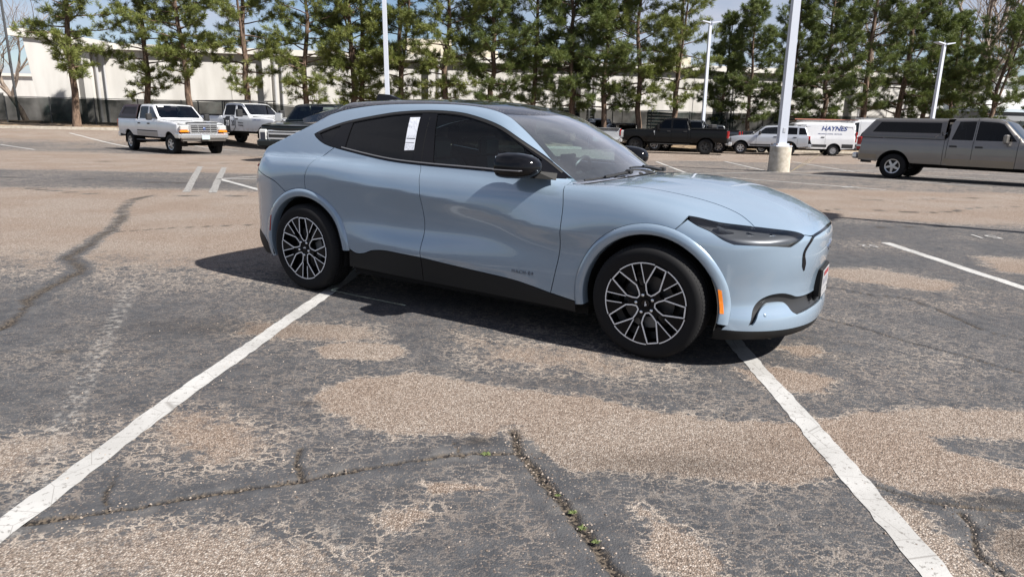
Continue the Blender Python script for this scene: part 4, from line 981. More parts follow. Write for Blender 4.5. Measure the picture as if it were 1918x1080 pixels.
    # --- running-horse badge on the nose, lettering on the door
    hp = [(-.075, .0), (-.05, .012), (-.02, .008), (.01, .012), (.03, .03), (.055, .034), (.07, .022), (.06, .016), (.045, .018), (.035, .002), (.055, -.008), (.07, -.022), (.062, -.026), (.045, -.016), (.02, -.010), (-.01, -.008), (-.03, -.022), (-.055, -.030), (-.05, -.022), (-.038, -.008), (-.05, .0)]
    q = H.Fr([(y_, .695 + z_) for y_, z_ in hp]); n = len(q); V = np.concatenate([q + (.008, 0, 0), q - (.004, 0, 0)])
    mesh('horse_badge', V, [tuple(range(n - 1, -1, -1))] + [(i, (i + 1) % n, (i + 1) % n + n, i + n) for i in range(n)], CHROME, root)
    for sd in (-1, 1):
        fc = bpy.data.curves.new('door_lettering', 'FONT'); fc.body = 'MACH-E4'; fc.size = .034; fc.extrude = .0015; fc.align_x = 'CENTER'; fc.space_character = 1.25
        to = bpy.data.objects.new('tmp_text', fc); COL.objects.link(to); dg = bpy.context.evaluated_depsgraph_get(); me = bpy.data.meshes.new_from_object(to.evaluated_get(dg)); bpy.data.objects.remove(to)
        me.name = 'door_lettering'; me.materials.clear(); me.materials.append(mat('badge_grey', (.16, .18, .22), .3, metal=.7)); o = link(bpy.data.objects.new('door_lettering', me), root)
        q = S([(2.095, .440)])[0]
        o.location = (q[0], (q[1] - .003) * (1 if sd < 0 else -1), q[2] - .015); o.rotation_euler = (math.pi / 2, 0, 0 if sd < 0 else math.pi)
    # --- wheels
    def kite(r0, hw_o, r1, hw_i, r2, ht): return [(r0, -hw_o), (r0, hw_o), (r1, hw_i), (r2 + .022, hw_i * .62), (r2, ht), (r2, -ht), (r2 + .022, -hw_i * .62), (r1, -hw_i)]
    TRX = mat('tyre_tread', (.014, .014, .015), .8, spec=.25)
    def build_wheel():
        hub = MB(); hub.lathe([(.262, .005), (.262, .19), (.245, .20), (.245, .06), (.20, .07), (.19, .12), (.0, .12)], 40, 'y'); w = hub.build('wheel', mat('wheel_barrel', (.02, .02, .021), .4, metal=.5), None, angle=40)
        # brake disc and caliper
        b = MB(); b.lathe([(.0, .062), (.165, .062), (.165, .085), (.0, .085)], 36, 'y'); b.build('brake_disc', mat('brake_disc_steel', (.07, .07, .072), .45, metal=.8), w, angle=40)
        b = MB(); b.prism([(.165 * math.cos(a), .165 * math.sin(a)) for a in np.radians(np.linspace(-38, 30, 8))] + [(.095 * math.cos(a), .095 * math.sin(a)) for a in np.radians(np.linspace(30, -38, 6))], .040, .058); b.build('brake_caliper', mat('caliper_grey', (.14, .145, .15), .45, metal=.5), w)
        # tyre
        prof = [(.258, .000), (.262, -.008), (.272, -.011), (.290, -.015), (.315, -.017), (.335, -.013), (.348, -.004), (.357, .012), (.361, .030)]
        for y in (.052, .094, .136, .178): prof += [(.362, y - .006), (.354, y - .005), (.354, y + .003), (.362, y + .004)]
        prof += [(.361, .200), (.357, .215), (.345, .228), (.320, .238), (.285, .236), (.262, .22), (.258, .20)]
        b = MB(); b.lathe(prof, 72, 'y'); t = b.build('tyre', RUBBER, w, angle=35)
        b = MB()
        for k in range(90):
            a = 2 * math.pi * k / 90
            for (r_, y0_, y1_) in ((.3605, .002, .030), (.3605, .198, .224)):
                c_ = Vector((math.cos(a), 0, math.sin(a))); tt = Vector((-math.sin(a), 0, math.cos(a))) * .006
                P = [c_ * (r_ - (.010 if yy_ in (.002, .224) else 0)) + Vector((0, yy_, 0)) for yy_ in (y0_, y1_)]
                b.add([P[0] - tt + c_ * .003, P[0] + tt + c_ * .003, P[1] + tt + c_ * .003, P[1] - tt + c_ * .003, P[0] - tt - c_ * .01, P[0] + tt - c_ * .01, P[1] + tt - c_ * .01, P[1] - tt - c_ * .01], [(0, 1, 2, 3), (0, 4, 5, 1), (1, 5, 6, 2), (2, 6, 7, 3), (3, 7, 4, 0)])
        tb = b.build('tread_blocks', TRX, t); tb['kind'] = 'stuff'
        # rim face: a dished disc with five kite openings and five twin-spoke slots
        face = lambda r: -.012 + .020 * (1 - np.clip(r / .255, 0, 1)) ** 1.3 + .0
        holes = []; lines = []
        for k in range(5):
            a = math.radians(90 + 72 * k); R = np.array([[math.cos(a), -math.sin(a)], [math.sin(a), math.cos(a)]])
            kt = np.array(kite(.246, .030, .118, .043, .066, .010)) @ R.T; holes.append(kt); lines.append((np.array(kite(.2515, .034, .118, .0475, .0605, .012)) @ R.T, True))
            a2 = a + math.radians(36); R2 = np.array([[math.cos(a2), -math.sin(a2)], [math.sin(a2), math.cos(a2)]])
            sl = np.array([(.246, -.026), (.246, .026), (.115, .020), (.105, 0), (.115, -.020)]) @ R2.T; holes.append(sl)
            for s_ in (-1, 1): lines.append((np.array([(.254, s_ * .0295), (.150 if s_ > 0 else .128, s_ * .0245)]) @ R2.T, False))
        outer = arc(0, 0, .262, 0, 360, 73)[:-1]
        vv, ff = tri_region([resample(outer, .02)] + [resample(h_, .02) if area2(h_) > 0 else resample(h_[::-1], .02) for h_ in holes], .022)
        y = face(np.hypot(vv[:, 0], vv[:, 1])); P = np.stack([vv[:, 0], y, vv[:, 1]], 1); nb = len(P)
        cnt = {}
        for t3 in ff.tolist():
            for e in ((t3[0], t3[1]), (t3[1], t3[2]), (t3[2], t3[0])):
                kk_ = (min(e), max(e)); cnt[kk_] = None if kk_ in cnt else e
        Fc = [tuple(t3[::-1]) for t3 in ff.tolist()] + [(e[0], e[1], e[1] + nb, e[0] + nb) for e in cnt.values() if e]
        back = P + (0, .030, 0)
        rim = mesh('rim', np.concatenate([P, back]), Fc, mat('gloss_black_rim', (.005, .005, .006), .35, spec=.2), w, False); bm = bmesh.new(); bm.from_mesh(rim.data); bmesh.ops.recalc_face_normals(bm, faces=bm.faces); bm.to_mesh(rim.data); bm.free()
        b = MB()
        def ribbon(L, closed, wd):
            L = np.asarray(L); L = resample(L, .015) if closed else lin(L, 8); n_ = len(L)
            tg = (np.roll(L, -1, 0) - np.roll(L, 1, 0)) if closed else np.gradient(L, axis=0); tg /= np.linalg.norm(tg, axis=1)[:, None]; nn = np.stack([-tg[:, 1], tg[:, 0]], 1)
            a_ = L + nn * wd / 2; c_ = L - nn * wd / 2
            fy = lambda q: face(np.hypot(q[:, 0], q[:, 1]))
            A3 = np.stack([a_[:, 0], fy(a_) - .0022, a_[:, 1]], 1); C3 = np.stack([c_[:, 0], fy(c_) - .0022, c_[:, 1]], 1)
            V = np.concatenate([A3, C3, A3 + (0, .004, 0), C3 + (0, .004, 0)]); rng_ = range(n_ if closed else n_ - 1); fs = []
            for i in rng_:
                j_ = (i + 1) % n_; fs += [(i, j_, n_ + j_, n_ + i), (i, 2 * n_ + i, 2 * n_ + j_, j_), (n_ + i, n_ + j_, 3 * n_ + j_, 3 * n_ + i)]
            b.add(V, fs)
        for L, cl_ in lines: ribbon(L, cl_, .0080 if cl_ else .0058)
        for k in range(5): ribbon(arc(0, 0, .2585, 90 + 72 * k + 9.5, 90 + 72 * k + 62.5, 18), False, .0065)
        b.build('machined_edge', SILVER, w)
        for k in range(5):
            a = math.radians(90 + 36 + 72 * k); b = MB(); b.lathe([(0, -.022), (.0085, -.021), (.0105, -.016), (.0105, .012)], 10, 'y', (.057 * math.cos(a), .004, .057 * math.sin(a))); b.build('lug_nut', CHROME, w, smooth=True)
        b = MB(); b.lathe([(0, -.004), (.026, -.003), (.030, .002), (.030, .012)], 24, 'y'); b.build('centre_cap', GLOSSBLK, w, angle=40)
        b = MB(); b.box((0, -.0045, 0), (.030, .002, .005)); b.box((.006, -.0045, .006), (.012, .002, .006)); b.build('cap_emblem', SILVER, w)
        return w
    w0 = build_wheel()
    first = True
    for (x, sd, st_, sp_) in ((FC[0], -1, math.radians(2.5), math.radians(93)), (0, -1, 0, 0), (FC[0], 1, math.radians(2.5), 1.0), (0, 1, 0, 2.0)):
        w = w0 if first else copy_tree(w0); first = False
        w.parent = root; w.location = (x, -.922 if sd < 0 else .922, .362)
        w.rotation_mode = 'ZXY'
        w.rotation_euler = (0, sp_, st_ + (0 if sd < 0 else math.pi)); w.rotation_mode = 'XYZ' if False else 'ZXY'
    return root, H
HERO, HSH = hero()
# ------------------------------------------------------------------ other vehicles on the lot
def text_part(body, name, size, m, parent, loc, rot, extrude=.002, shear=0.0, space=1.0, sx=1.0, bold=0.0):
    fc = bpy.data.curves.new(name, 'FONT'); fc.body = body; fc.size = size; fc.extrude = extrude; fc.shear = shear; fc.space_character = space; fc.align_x = 'CENTER'; fc.align_y = 'CENTER'; fc.offset = bold
    to = bpy.data.objects.new('tmp_text', fc); COL.objects.link(to); dg = bpy.context.evaluated_depsgraph_get(); me_ = bpy.data.meshes.new_from_object(to.evaluated_get(dg)); bpy.data.objects.remove(to)
    me_.name = name; me_.materials.clear(); me_.materials.append(m); o = link(bpy.data.objects.new(name, me_), parent); o.location = loc; o.rotation_euler = rot; o.scale = (sx, 1, 1); return o
_wheels = {}
def simple_wheel(R, rr, m_rim, spokes=6, wid=.24, key=None, hubm=None):
    key = (R, rr, m_rim.name, spokes)
    if key in _wheels: return copy_tree(_wheels[key])
    b = MB(); b.lathe([(rr, .01), (rr, wid), (rr - .02, wid), (rr - .02, .06), (0, .07)], 24, 'y'); w = b.build('wheel', mat('wheel_barrel', (.02, .02, .021), .4), None, angle=40)
    b = MB(); b.lathe([(rr - .005, 0), (rr + .03, -.012), (R - .06, -.014), (R - .02, .0), (R, .03), (R, wid - .03), (R - .02, wid), (rr, wid)], 40, 'y'); b.build('tyre', RUBBER, w, angle=30)
    b = MB(); n = spokes; b.lathe([(rr - .002, -.004), (rr - .03, .004), (rr - .032, .02)], 32, 'y'); b.lathe([(0, -.004), (.055, -.002), (.075, .02)], 20, 'y')
    for k in range(n):
        a = 2 * math.pi * k / n + .3; c, s = math.cos(a), math.sin(a)
        def P(r, t, y): return (r * c - t * s, y, r * s + t * c)
        w1, w2 = .036, .028
        b.add([P(.05, -w1, .0), P(.05, w1, .0), P(rr - .02, w2, .004), P(rr - .02, -w2, .004), P(.05, -w1, .03), P(.05, w1, .03), P(rr - .02, w2, .03), P(rr - .02, -w2, .03)], [(0, 1, 2, 3), (0, 4, 5, 1), (1, 5, 6, 2), (2, 6, 7, 3), (3, 7, 4, 0)])
    b.build('rim', m_rim, w, angle=40)
    _wheels[key] = w; return w
LAMPCLR = mat('clear_lamp', (.62, .63, .62), .12, metal=.4, coat=.6)
PLASTIC = mat('black_plastic', (.022, .022, .023), .55)
DARKGLASS = glass_mat('dark_tint_glass', (.02, .022, .025), refl=.6)
CARGLASS = glass_mat('vehicle_glass', (.30, .36, .35), refl=1.0)
STEELRIM = mat('bright_alloy', (.48, .48, .49), .3, metal=.9)
BLKRIM = mat('black_alloy', (.02, .02, .021), .35)
CHROMED = mat('worn_chrome', (.72, .73, .74), .22, metal=.8)
def clip_slab(P, x0, x1):
    def half(P, f):
        out = []
        for a, b in zip(P, np.roll(P, -1, 0)):
            fa, fb = f(a), f(b)
            if fa >= 0: out.append(a)
            if (fa >= 0) != (fb >= 0): t = fa / (fa - fb); out.append(a + (b - a) * t)
        return np.array(out)
    P = half(np.asarray(P, float), lambda p: p[0] - x0); P = half(P, lambda p: x1 - p[0]); return P
def vehicle(name, label, cat_, loc, rz, paint, P, group=None):
    """a car, van or pickup: shell surface cut into panels, glazing, lamps, wheels.  x runs forward from the rear axle"""
    root = thing(name, label, cat_, (loc[0], loc[1], zg1(*loc)), rz, group)
    g = P.get
    WB, R, w = P['WB'], P['R'], P['w']; nose, tail, sill = P['nose'], P['tail'], P['sill']
    top = P['top']; roof = P['roof']; cab0, cowl = P['cab0'], P['cowl']; tum = g('tum', .17)
    TT = T1([q[0] for q in top], [q[1] for q in top], lin=True); RT = T1([q[0] for q in roof], [q[1] for q in roof], lin=True)
    zmax = max(q[1] for q in roof); belt0 = P['belt']; fc, rc_ = g('fcurve', .22), g('rcurve', .07)
    bulge = T1([0, sill - .05, sill + .1, (sill + belt0) / 2 + .12, belt0 - .12, belt0 + .02, zmax + .2], [.09, .05, .012, .0, .012, .05, .05])
    ft = g('ftaper', .04)
    def F(p):
        x, y, z = p[:, 0], p[:, 1], p[:, 2]; ay = np.abs(y)
        side = ay - (w - bulge(z) - ft * sm01((x - WB) / (nose - WB)))
        t_ = z - (TT(x) - g('crown', .03) * (ay / w) ** 2)
        low = smax(side, t_, g('ksh', .07)); low = smax(low, x - (nose - fc * (ay / w) ** 3) - .02 * (z - .9), .06); low = smax(low, (tail + rc_ * (ay / w) ** 4) - x, .04)
        gz = w - g('step', .05) - tum * np.clip((z - belt0) / (zmax - belt0), -.3, 1.3) ** 1.0
        gr = smax(ay - gz, z - (RT(x) - .045 * (ay / w) ** 2.2), g('kroof', .08))
        gr = smax(gr, (P['ra'][0] * (x - P['ra'][1]) + P['ra'][2] * (z - belt0)), .05)      # rear plane of the cab
        gr = smax(gr, x - cowl - .35, .05)
        return smin(low, gr, .02)
    h = g('h', .075); H = Shell(F, root, h=h, ylim=1.8)
    # edge between side and top
    ygr = lambda x: w - g('step', .05) - tum * np.clip((RT(np.asarray(x, float)) - .10 - belt0) / (zmax - belt0), 0, 1) - .05
    def ye(x):
        x = np.asarray(x, float); low_y = np.full(x.shape, w - .10)
        c = sm01((x - cowl + .02) / .10); y = ygr(x) * (1 - c) + low_y * c
        if g('bed'): b = sm01((cab0 - x) / .06); y = y * (1 - b) + (w - .055) * b
        return y
    xs = np.array(sorted(set(np.round(np.concatenate([np.linspace(tail + .07, nose - fc * .84 - .03, 46), [cab0 + .03, cowl]]), 4))))
    if g('bed'): xs = xs[(xs < cab0 - .03) | (xs > cab0 + .04)]
    EDGE = H.T(np.stack([xs, -ye(xs)], 1), 3.2)
    ar = R + g('archgap', .075)
    def arch(cx): return arc(cx, R + .02, ar, 180, 0, 22)
    botz = sill
    outline = [(tail + .06, P.get('rear_bot', botz + .05))]
    outline += [(-ar - .02, botz)] + [tuple(q) for q in arch(0) if q[1] > botz] + [(ar + .02, botz), (WB - ar - .02, botz)] + [tuple(q) for q in arch(WB) if q[1] > botz] + [(WB + ar + .02, botz + .02), (nose - fc * .84 - .03, botz + .06)]
    outline += [(q[0], q[2]) for q in EDGE[::-1]]
    outline = np.array(outline)
    cuts = P['cuts']; wins = P.get('wins', [])
    gm = {'clear': CARGLASS, 'dark': DARKGLASS}
    ez = lambda x: np.interp(x, EDGE[:, 0], EDGE[:, 2])
    made = {}
    for (x0, x1, nm) in cuts:
        poly = clip_slab(outline, x0, x1)
        holes = []; ww = []
        for (a0, a1, b1, b0, ot, ob, gl_) in wins:          # bottom-left, bottom-right, top-right, top-left x
            if min(a0, b0) >= x0 - .001 and max(a1, b1) <= x1 + .001:
                tp = [(x, ez(x) - ot) for x in np.linspace(b0, b1, 10)]; bt = [(x, (P['beltf'](x) if 'beltf' in P else belt0) + ob) for x in np.linspace(a1, a0, 6)]
                L = H.S(resample(np.array(tp + bt), .12)); holes.append(L); ww.append((L, gl_))
        pm = P.get('pmat', {}).get(nm, paint)
        d = (0, 1, -.28)
        o2 = H.panel(nm, H.S(resample(poly, h)), d, pm, holes=holes, gap=.006, fl=.03)
        for L, gl_ in ww:
            H.panel('window', L, d, gm[gl_], gap=-.012, fl=0, off=-.018, h=.2, both_parents=o2)
        if 'door' in nm:
            hx = x0 + .16 if g('handle_rear', True) else x1 - .16
            for o_, sd in zip(o2, (1, -1)):
                q = H.S([(hx, P.get('handle_z', belt0 - .14))])[0]; b = MB(); b.box((q[0], (q[1] - .012) * sd, q[2]), (.20, .03, .055), bev=.008); b.build('door_handle', P.get('handle_m', PLASTIC), o_)
        made[nm] = o2
    # roof with windscreen opening
    e = EDGE[(EDGE[:, 0] > cab0 + .03) & (EDGE[:, 0] <= cowl + .001)]
    rx0 = e[0][0]
    outer = cat(e, (e * (1, -1, 1))[::-1])
    wt, wb = P['ws']      # x of the glass top and bottom on the centre line
    yy = lambda x: float(ye(np.array([x]))[0])
    wsl = H.T(np.array([(wt + .02, 0), (wt - .005, -(yy(wt) - .09)), (wt + .02, -(yy(wt) - .05)), (wb - .10, -(yy(wb - .1) - .055)), (wb - .03, -(yy(wb - .1) - .10)), (wb, 0)]), 3.2)
    ws = cat(wsl, (wsl * (1, -1, 1))[::-1][1:-1]); ws = ws[:]
    H.panel('roof', outer, (-.3, 0, -1), P.get('roof_m', paint), holes=[ws], gap=.004, fl=.02, mirror=False)
    H.panel('windscreen', ws, (-.5, 0, -1), P.get('ws_m', CARGLASS), gap=-.01, fl=0, off=-.012, mirror=False, h=.15)
    # bonnet
    hx = np.linspace(cowl + .03, nose - fc * .84 - .03, 16); he = H.T(np.stack([hx, -ye(hx)], 1), 3.2); fr = H.T(lin([(hx[-1], -yy(hx[-1])), (nose - .06, -w * .5), (nose - .045, 0)], 5), 3.2)
    hb = cat(he, fr[1:]); hb = cat(hb, (hb * (1, -1, 1))[::-1][1:], )
    H.panel('bonnet', hb, (-.1, 0, -1), paint, gap=.005, fl=.03, mirror=False)
    b = MB(); b.box((cowl + .02, 0, float(TT(np.array([cowl]))[0]) - .02), (.22, 2 * (w - .2), .03)); b.build('cowl', PLASTIC, root)
    # front face
    zb, zt = P['front_z']; ff = H.Fr(cat(lin([(-w + .10, zb), (-w + .10, zt), (w - .10, zt), (w - .10, zb), (-w + .10, zb)], 8))[:-1], nose + 1.2)
    H.panel('front_face', ff, (-1, 0, 0), P.get('face_m', paint), gap=.003, fl=0, mirror=False, off=-.004)
    # corners of the front between the wings and the face
    cn = cat(H.S(lin([(nose - fc * .84 - .03, botz + .06), (nose - fc * .84 - .03, zt)], 6)), H.Fr(lin([(-w + .10, zt), (-w + .10, zb)], 6), nose + 1.2)); H.panel('front_corner', cn, (-.7, .7, 0), paint, gap=0, fl=0, h=.1)
    # rear face
    zrb, zrt = P['rear_z']; rf = H.Rr(lin([(-w + .07, zrb), (-w + .07, zrt), (w - .07, zrt), (w - .07, zrb), (-w + .07, zrb)], 8)[:-1], tail - 1.5)
    H.panel(P.get('rear_name', 'tailgate'), rf, (1, 0, 0), P.get('rear_m', paint), gap=-.01, fl=.03, mirror=False)
    # arches, floor
    for c in (0, WB):
        for sd in (-1, 1):
            b = MB(); A = np.radians(np.linspace(-10, 190, 22)); r_ = ar + .004
            b.add([(c + r_ * math.cos(a), sd * (w - .035), R + .02 + r_ * math.sin(a)) for a in A] + [(c + r_ * math.cos(a), sd * .5, R + .02 + r_ * math.sin(a)) for a in A], [(i, i + 1, i + 23, i + 22) for i in range(21)] + [tuple(range(22, 44))]); b.build('wheel_housing', DARK, root)
    b = MB(); b.box(((ar + WB - ar) / 2, 0, botz + .05), (WB - 2 * ar - .04, 2 * (w - .12), .12)); b.box(((WB) / 2, 0, botz - .02), (WB + 1.2, .9, .20)); b.box((tail * .5 - .15, 0, botz + .08), (abs(tail) * .8, 1.2, .12)); b.build('underbody', DARK, root)
    for c in (0, WB): b = MB(); b.tube([(c, -w + .2, R), (c, w - .2, R)], .06, 8); b.build('axle', DARK, root)
    # cabin: seats and a dark inner floor
    b = MB(); b.box(((cab0 + cowl) / 2, 0, belt0 - .42), (cowl - cab0 - .2, 2 * (w - .22), .30)); b.box((cowl - .18, 0, belt0 - .12), (.4, 2 * (w - .25), .2)); b.build('cabin_floor', TRIMM, root)
    for sx_ in P.get('seats', [cowl - 1.15]):
        for y in (-.42, .42): b = MB(); b.box((sx_, y, belt0 - .08), (.16, .52, .55), bev=.04); b.box((sx_ - .02, y, belt0 + .28), (.1, .28, .18), bev=.03); b.build('seat', SEATM, root)
    # wheels
    for i, (c, sd) in enumerate(((WB, -1), (0, -1), (WB, 1), (0, 1))):
        wq_ = simple_wheel(R, P['rim'], P.get('rim_m', STEELRIM), g('spokes', 6)); wq_.parent = root; wq_.location = (c, sd * (w - g('inset', .045)), R); wq_.rotation_mode = 'ZXY'; wq_.rotation_euler = (0, i * .7, (0 if sd < 0 else math.pi) + (g('steer', 0) if c else 0))
    # door mirrors
    mx, my, mz, ms = g('mirror', (cowl - .18, w + .14, belt0 + .12, 1.0))
    for sd in (-1, 1):
        b = MB(); b.box((mx, sd * my, mz), (.13 * ms, .22 * ms, .26 * ms), bev=.03); b.box((mx, sd * (my - .17), mz - .05), (.06, .24, .05)); b.build('door_mirror', P.get('mirror_m', PLASTIC), root)
    return root, H, F
def boxpart(name, root, m, *boxes, bev=.0, both=False, angle=None):
    out = []
    for sd in ((1, -1) if both else (1,)):
        b = MB()
        for (c, d) in boxes: b.box((c[0], c[1] * sd, c[2]), d, bev=bev)
        out.append(b.build(name, m, root, angle=angle))
    return out
def truck_spec(**kw):
    P = dict(WB=4.06, R=.405, w=.99, nose=4.98, tail=-1.24, sill=.60, belt=1.38, cab0=.90, cowl=3.05, rim=.235,
             top=[(-2, 1.44), (.90, 1.44), (.95, 1.38), (3.0, 1.38), (3.08, 1.37), (4.2, 1.35), (4.75, 1.30), (4.98, 1.24), (5.3, 1.1)],
             roof=[(.5, 2.0), (1.0, 2.01), (1.7, 2.03), (2.25, 2.0), (2.40, 1.97), (3.08, 1.40), (3.5, 1.0)], ra=(-.95, .97, .25), ws=(2.36, 3.02), bed=True,
             front_z=(.75, 1.22), rear_z=(.72, 1.42), seats=[1.35, 2.2],
             cuts=[(-9, .885, 'bed_side'), (.885, 1.05, 'cab_corner'), (1.05, 1.99, 'rear_door'), (1.99, 2.96, 'front_door'), (2.96, 9, 'front_wing')],
             wins=[(1.10, 1.93, 1.93, 1.17, .085, .035, 'dark'), (2.05, 2.93, 2.42, 2.05, .085, .035, 'clear')])
    P.update(kw); return P
def bed_inner(root, P, depth=.5):
    w = P['w']; t = P['tail']; c0 = P['cab0']; z = P['top'][0][1]
    b = MB(); b.box(((t + c0) / 2, 0, z - depth), (c0 - t - .15, 2 * w - .2, .04)); 
    for sd in (-1, 1): b.box(((t + c0) / 2, sd * (w - .13), z - depth / 2 + .01), (c0 - t - .12, .04, depth)); b.box(((t + c0) / 2, sd * (w - .075), z - .012), (c0 - t - .12, .13, .02))
    b.box((t + .09, 0, z - depth / 2 + .01), (.04, 2 * w - .2, depth)); b.box((c0 - .05, 0, z - depth / 2), (.04, 2 * w - .2, depth)); b.build('load_bed', PLASTIC, root)
def cap_top(root, P, paint, x0, x1, zr, zb, win=True, name='bed_cap', glass=None):
    """a fibreglass canopy over the load bed"""
    w = P['w']
    def F(p):
        x, y, z = p[:, 0], p[:, 1], p[:, 2]; ay = np.abs(y)
        a = smax(ay - (w - .045 - .17 * np.clip((z - zb) / (zr - zb), 0, 1.2)), z - (zr - .05 * (ay / w) ** 2 - .02 * ((x - x1) / (x1 - x0)) ** 2), .09)
        a = smax(a, (x0 + .42 * np.clip((z - zb) / (zr - zb), 0, 1.2) - x) * .9, .06); return smax(a, x - x1, .03)
    H = Shell(F, root, h=.09, ylim=1.8)
    ye_ = w - .045 - .17 - .05
    ex = np.linspace(x0 + .45, x1 - .04, 14); E = H.T(np.stack([ex, np.full(14, -ye_)], 1), 3.0)
    rear = H.S([(x0 + .02, zb - .05), (x0 + .12, zb + (zr - zb) * .25), (x0 + .30, zb + (zr - zb) * .68)])
    side = cat(H.S([(x1 - .02, zb - .05)]), H.S(lin([(x1 - .05, zb - .05), (x0 + .05, zb - .05)], 12)), rear[1:], E, )
    wn = H.S(resample(np.array([(x0 + .38, zb + .12), (x1 - .16, zb + .12), (x1 - .18, zr - .145), (x0 + .58, zr - .145)]), .2))
    o = H.panel(name, side, (0, 1, -.25), paint, holes=[wn] if win else [], gap=.002, fl=.02)
    if win:
        H.panel('cap_window', wn, (0, 1, -.25), glass or DARKGLASS, gap=-.01, fl=0, off=-.012, h=.2, both_parents=o)
        for oo in o: pass
    rt = cat(E, (E * (1, -1, 1))[::-1]); H.panel('cap_roof', rt, (0, 0, -1), paint, gap=.001, fl=.02, mirror=False)
    rr = cat(rear, E[:1]); rr = cat(rr, (rr * (1, -1, 1))[::-1]); H.panel('cap_rear_window', rr, (1, 0, -.4), DARKGLASS, gap=.002, fl=.02, mirror=False, h=.2)
    fr_ = H.Fr([(-ye_ - .1, zb + .02), (-ye_, zr - .12), (ye_, zr - .12), (ye_ + .1, zb + .02)], 6.); H.panel('cap_front', fr_, (-1, 0, 0), paint, gap=0, fl=0, mirror=False, h=.2)

WHITE = paint_mat('white_truck_paint', (.58, .59, .61), rough=.35, metal=0.0, dust=.35, dust_z=(.5, .95))
WHITE2 = paint_mat('white_fleet_paint', (.56, .57, .59), rough=.35, metal=0.0, dust=.95, dust_z=(.55, 1.0))
MAROON = paint_mat('dark_maroon_cap', (.026, .014, .018), rough=.55, metal=.0, coat=.1)
BLACKP = paint_mat('black_truck_paint', (.002, .002, .0022), rough=.45, metal=.0, coat=.25)
DKGREEN = paint_mat('near_black_green_paint', (.006, .009, .010), rough=.3, metal=.0, coat=.6)
SILVERP = paint_mat('silver_suv_paint', (.44, .46, .50), rough=.35, metal=.55)
PEWTER = paint_mat('pewter_truck_paint', (.19, .178, .166), rough=.38, metal=.55, dust=.25, dust_z=(.5, .9))
CAPGREY = paint_mat('pewter_cap_paint', (.10, .092, .086), rough=.45, metal=.35)
TRIMTAN = paint_mat('tan_lower_paint', (.20, .17, .13), rough=.42, metal=.4)
for _m in (BLACKP, DKGREEN): _m.node_tree.nodes['Principled BSDF'].inputs['Specular IOR Level'].default_value = .2
LETTER = mat('dark_vinyl_lettering', (.02, .02, .022), .5)
def mirrored_text(root, H, body, name, size, m, x, z, **kw):
    """lettering on both flanks"""
    for sd in (-1, 1):
        q = H.S([(x, z)])[0]; n = H.grad(q[None])[0]
        text_part(body, name, size, m, root, (q[0], (q[1] - .006) * -sd if sd > 0 else q[1] - .006, q[2]), (math.pi / 2 - math.asin(max(-1, min(1, n[2]))), 0, 0 if sd < 0 else math.pi), **kw)

# --- old white crew-cab with maroon canopy
P = truck_spec(WB=3.97, R=.40, w=.985, nose=4.84, tail=-1.15, sill=.66, belt=1.33, cab0=.88, cowl=2.98, rim=.215,
    top=[(-2, 1.40), (.88, 1.40), (.93, 1.34), (2.95, 1.34), (3.0, 1.36), (4.2, 1.31), (4.6, 1.26), (4.84, 1.20), (5.3, 1.0)], roof=[(.5, 1.93), (1.0, 1.95), (1.7, 1.96), (2.22, 1.94), (2.36, 1.90), (3.0, 1.37), (3.5, .95)], ws=(2.32, 2.95), tum=.14,
    front_z=(.88, 1.17), rear_z=(.72, 1.38), mirror=(2.72, 1.17, 1.44, 1.0), ws_m=glass_mat('screen_glass', (.16, .20, .20)), handle_z=1.17, steer=.10)
t1, H1, _ = vehicle('pickup_truck', 'white crew-cab pickup truck with a dark maroon bed canopy, parked facing the lane', 'pickup truck', (-15.95, 30.3), math.radians(-40.5), WHITE, P)
cap_top(t1, P, MAROON, -1.13, .86, 1.95, 1.40, win=True, glass=paint_mat('maroon_cap_panel', (.016, .010, .013), rough=.6, metal=0.0, coat=.0))
boxpart('front_bumper', t1, CHROMED, ((4.86, 0, .74), (.22, 1.90, .20)), bev=.05, angle=40); boxpart('bumper_end', t1, CHROMED, ((4.66, -.95, .75), (.40, .08, .20)), bev=.03, both=True)
boxpart('lower_valance', t1, mat('muddy_valance', (.13, .12, .11), .7), ((4.80, 0, .60), (.16, 1.75, .12)), bev=.03)
boxpart('grille_surround', t1, CHROMED, ((4.855, 0, 1.03), (.06, 1.10, .36)), bev=.015); boxpart('grille_insert', t1, PLASTIC, ((4.880, 0, 1.03), (.03, 1.0, .27)))
for z in (.945, 1.03, 1.115): boxpart('grille_bar', t1, CHROMED, ((4.898, 0, z), (.02, 1.0, .026)), bev=.006)
for y in (-.24, .24): boxpart('grille_bar', t1, CHROMED, ((4.896, y, 1.03), (.016, .025, .27)))
b = MB(); b.lathe([(0, .006), (.05, .005), (.056, -.002)], 20, 'x', (4.908, 0, 1.03)); o = b.build('grille_badge', mat('blue_badge', (.06, .09, .20), .3, coat=.5), t1, smooth=True); o.scale = (1, 1.0, 1.0)
boxpart('headlight', t1, LAMPCLR, ((4.80, -.755, 1.06), (.16, .32, .19)), bev=.03, both=True); boxpart('amber_indicator', t1, AMBER, ((4.81, -.765, .925), (.16, .34, .07)), bev=.015, both=True)
boxpart('bonnet_deflector', t1, mat('smoked_plastic', (.015, .015, .018), .15, coat=.7), ((4.74, 0, 1.26), (.12, 1.25, .03)), bev=.015)
boxpart('number_plate', t1, mat('pale_green_plate', (.35, .42, .42), .5), ((4.98, 0, .70), (.02, .31, .155)))
for sd in (-1, 1):
    q = H1.S(lin([(.98, .74), (2.94, .74)], 10)); 
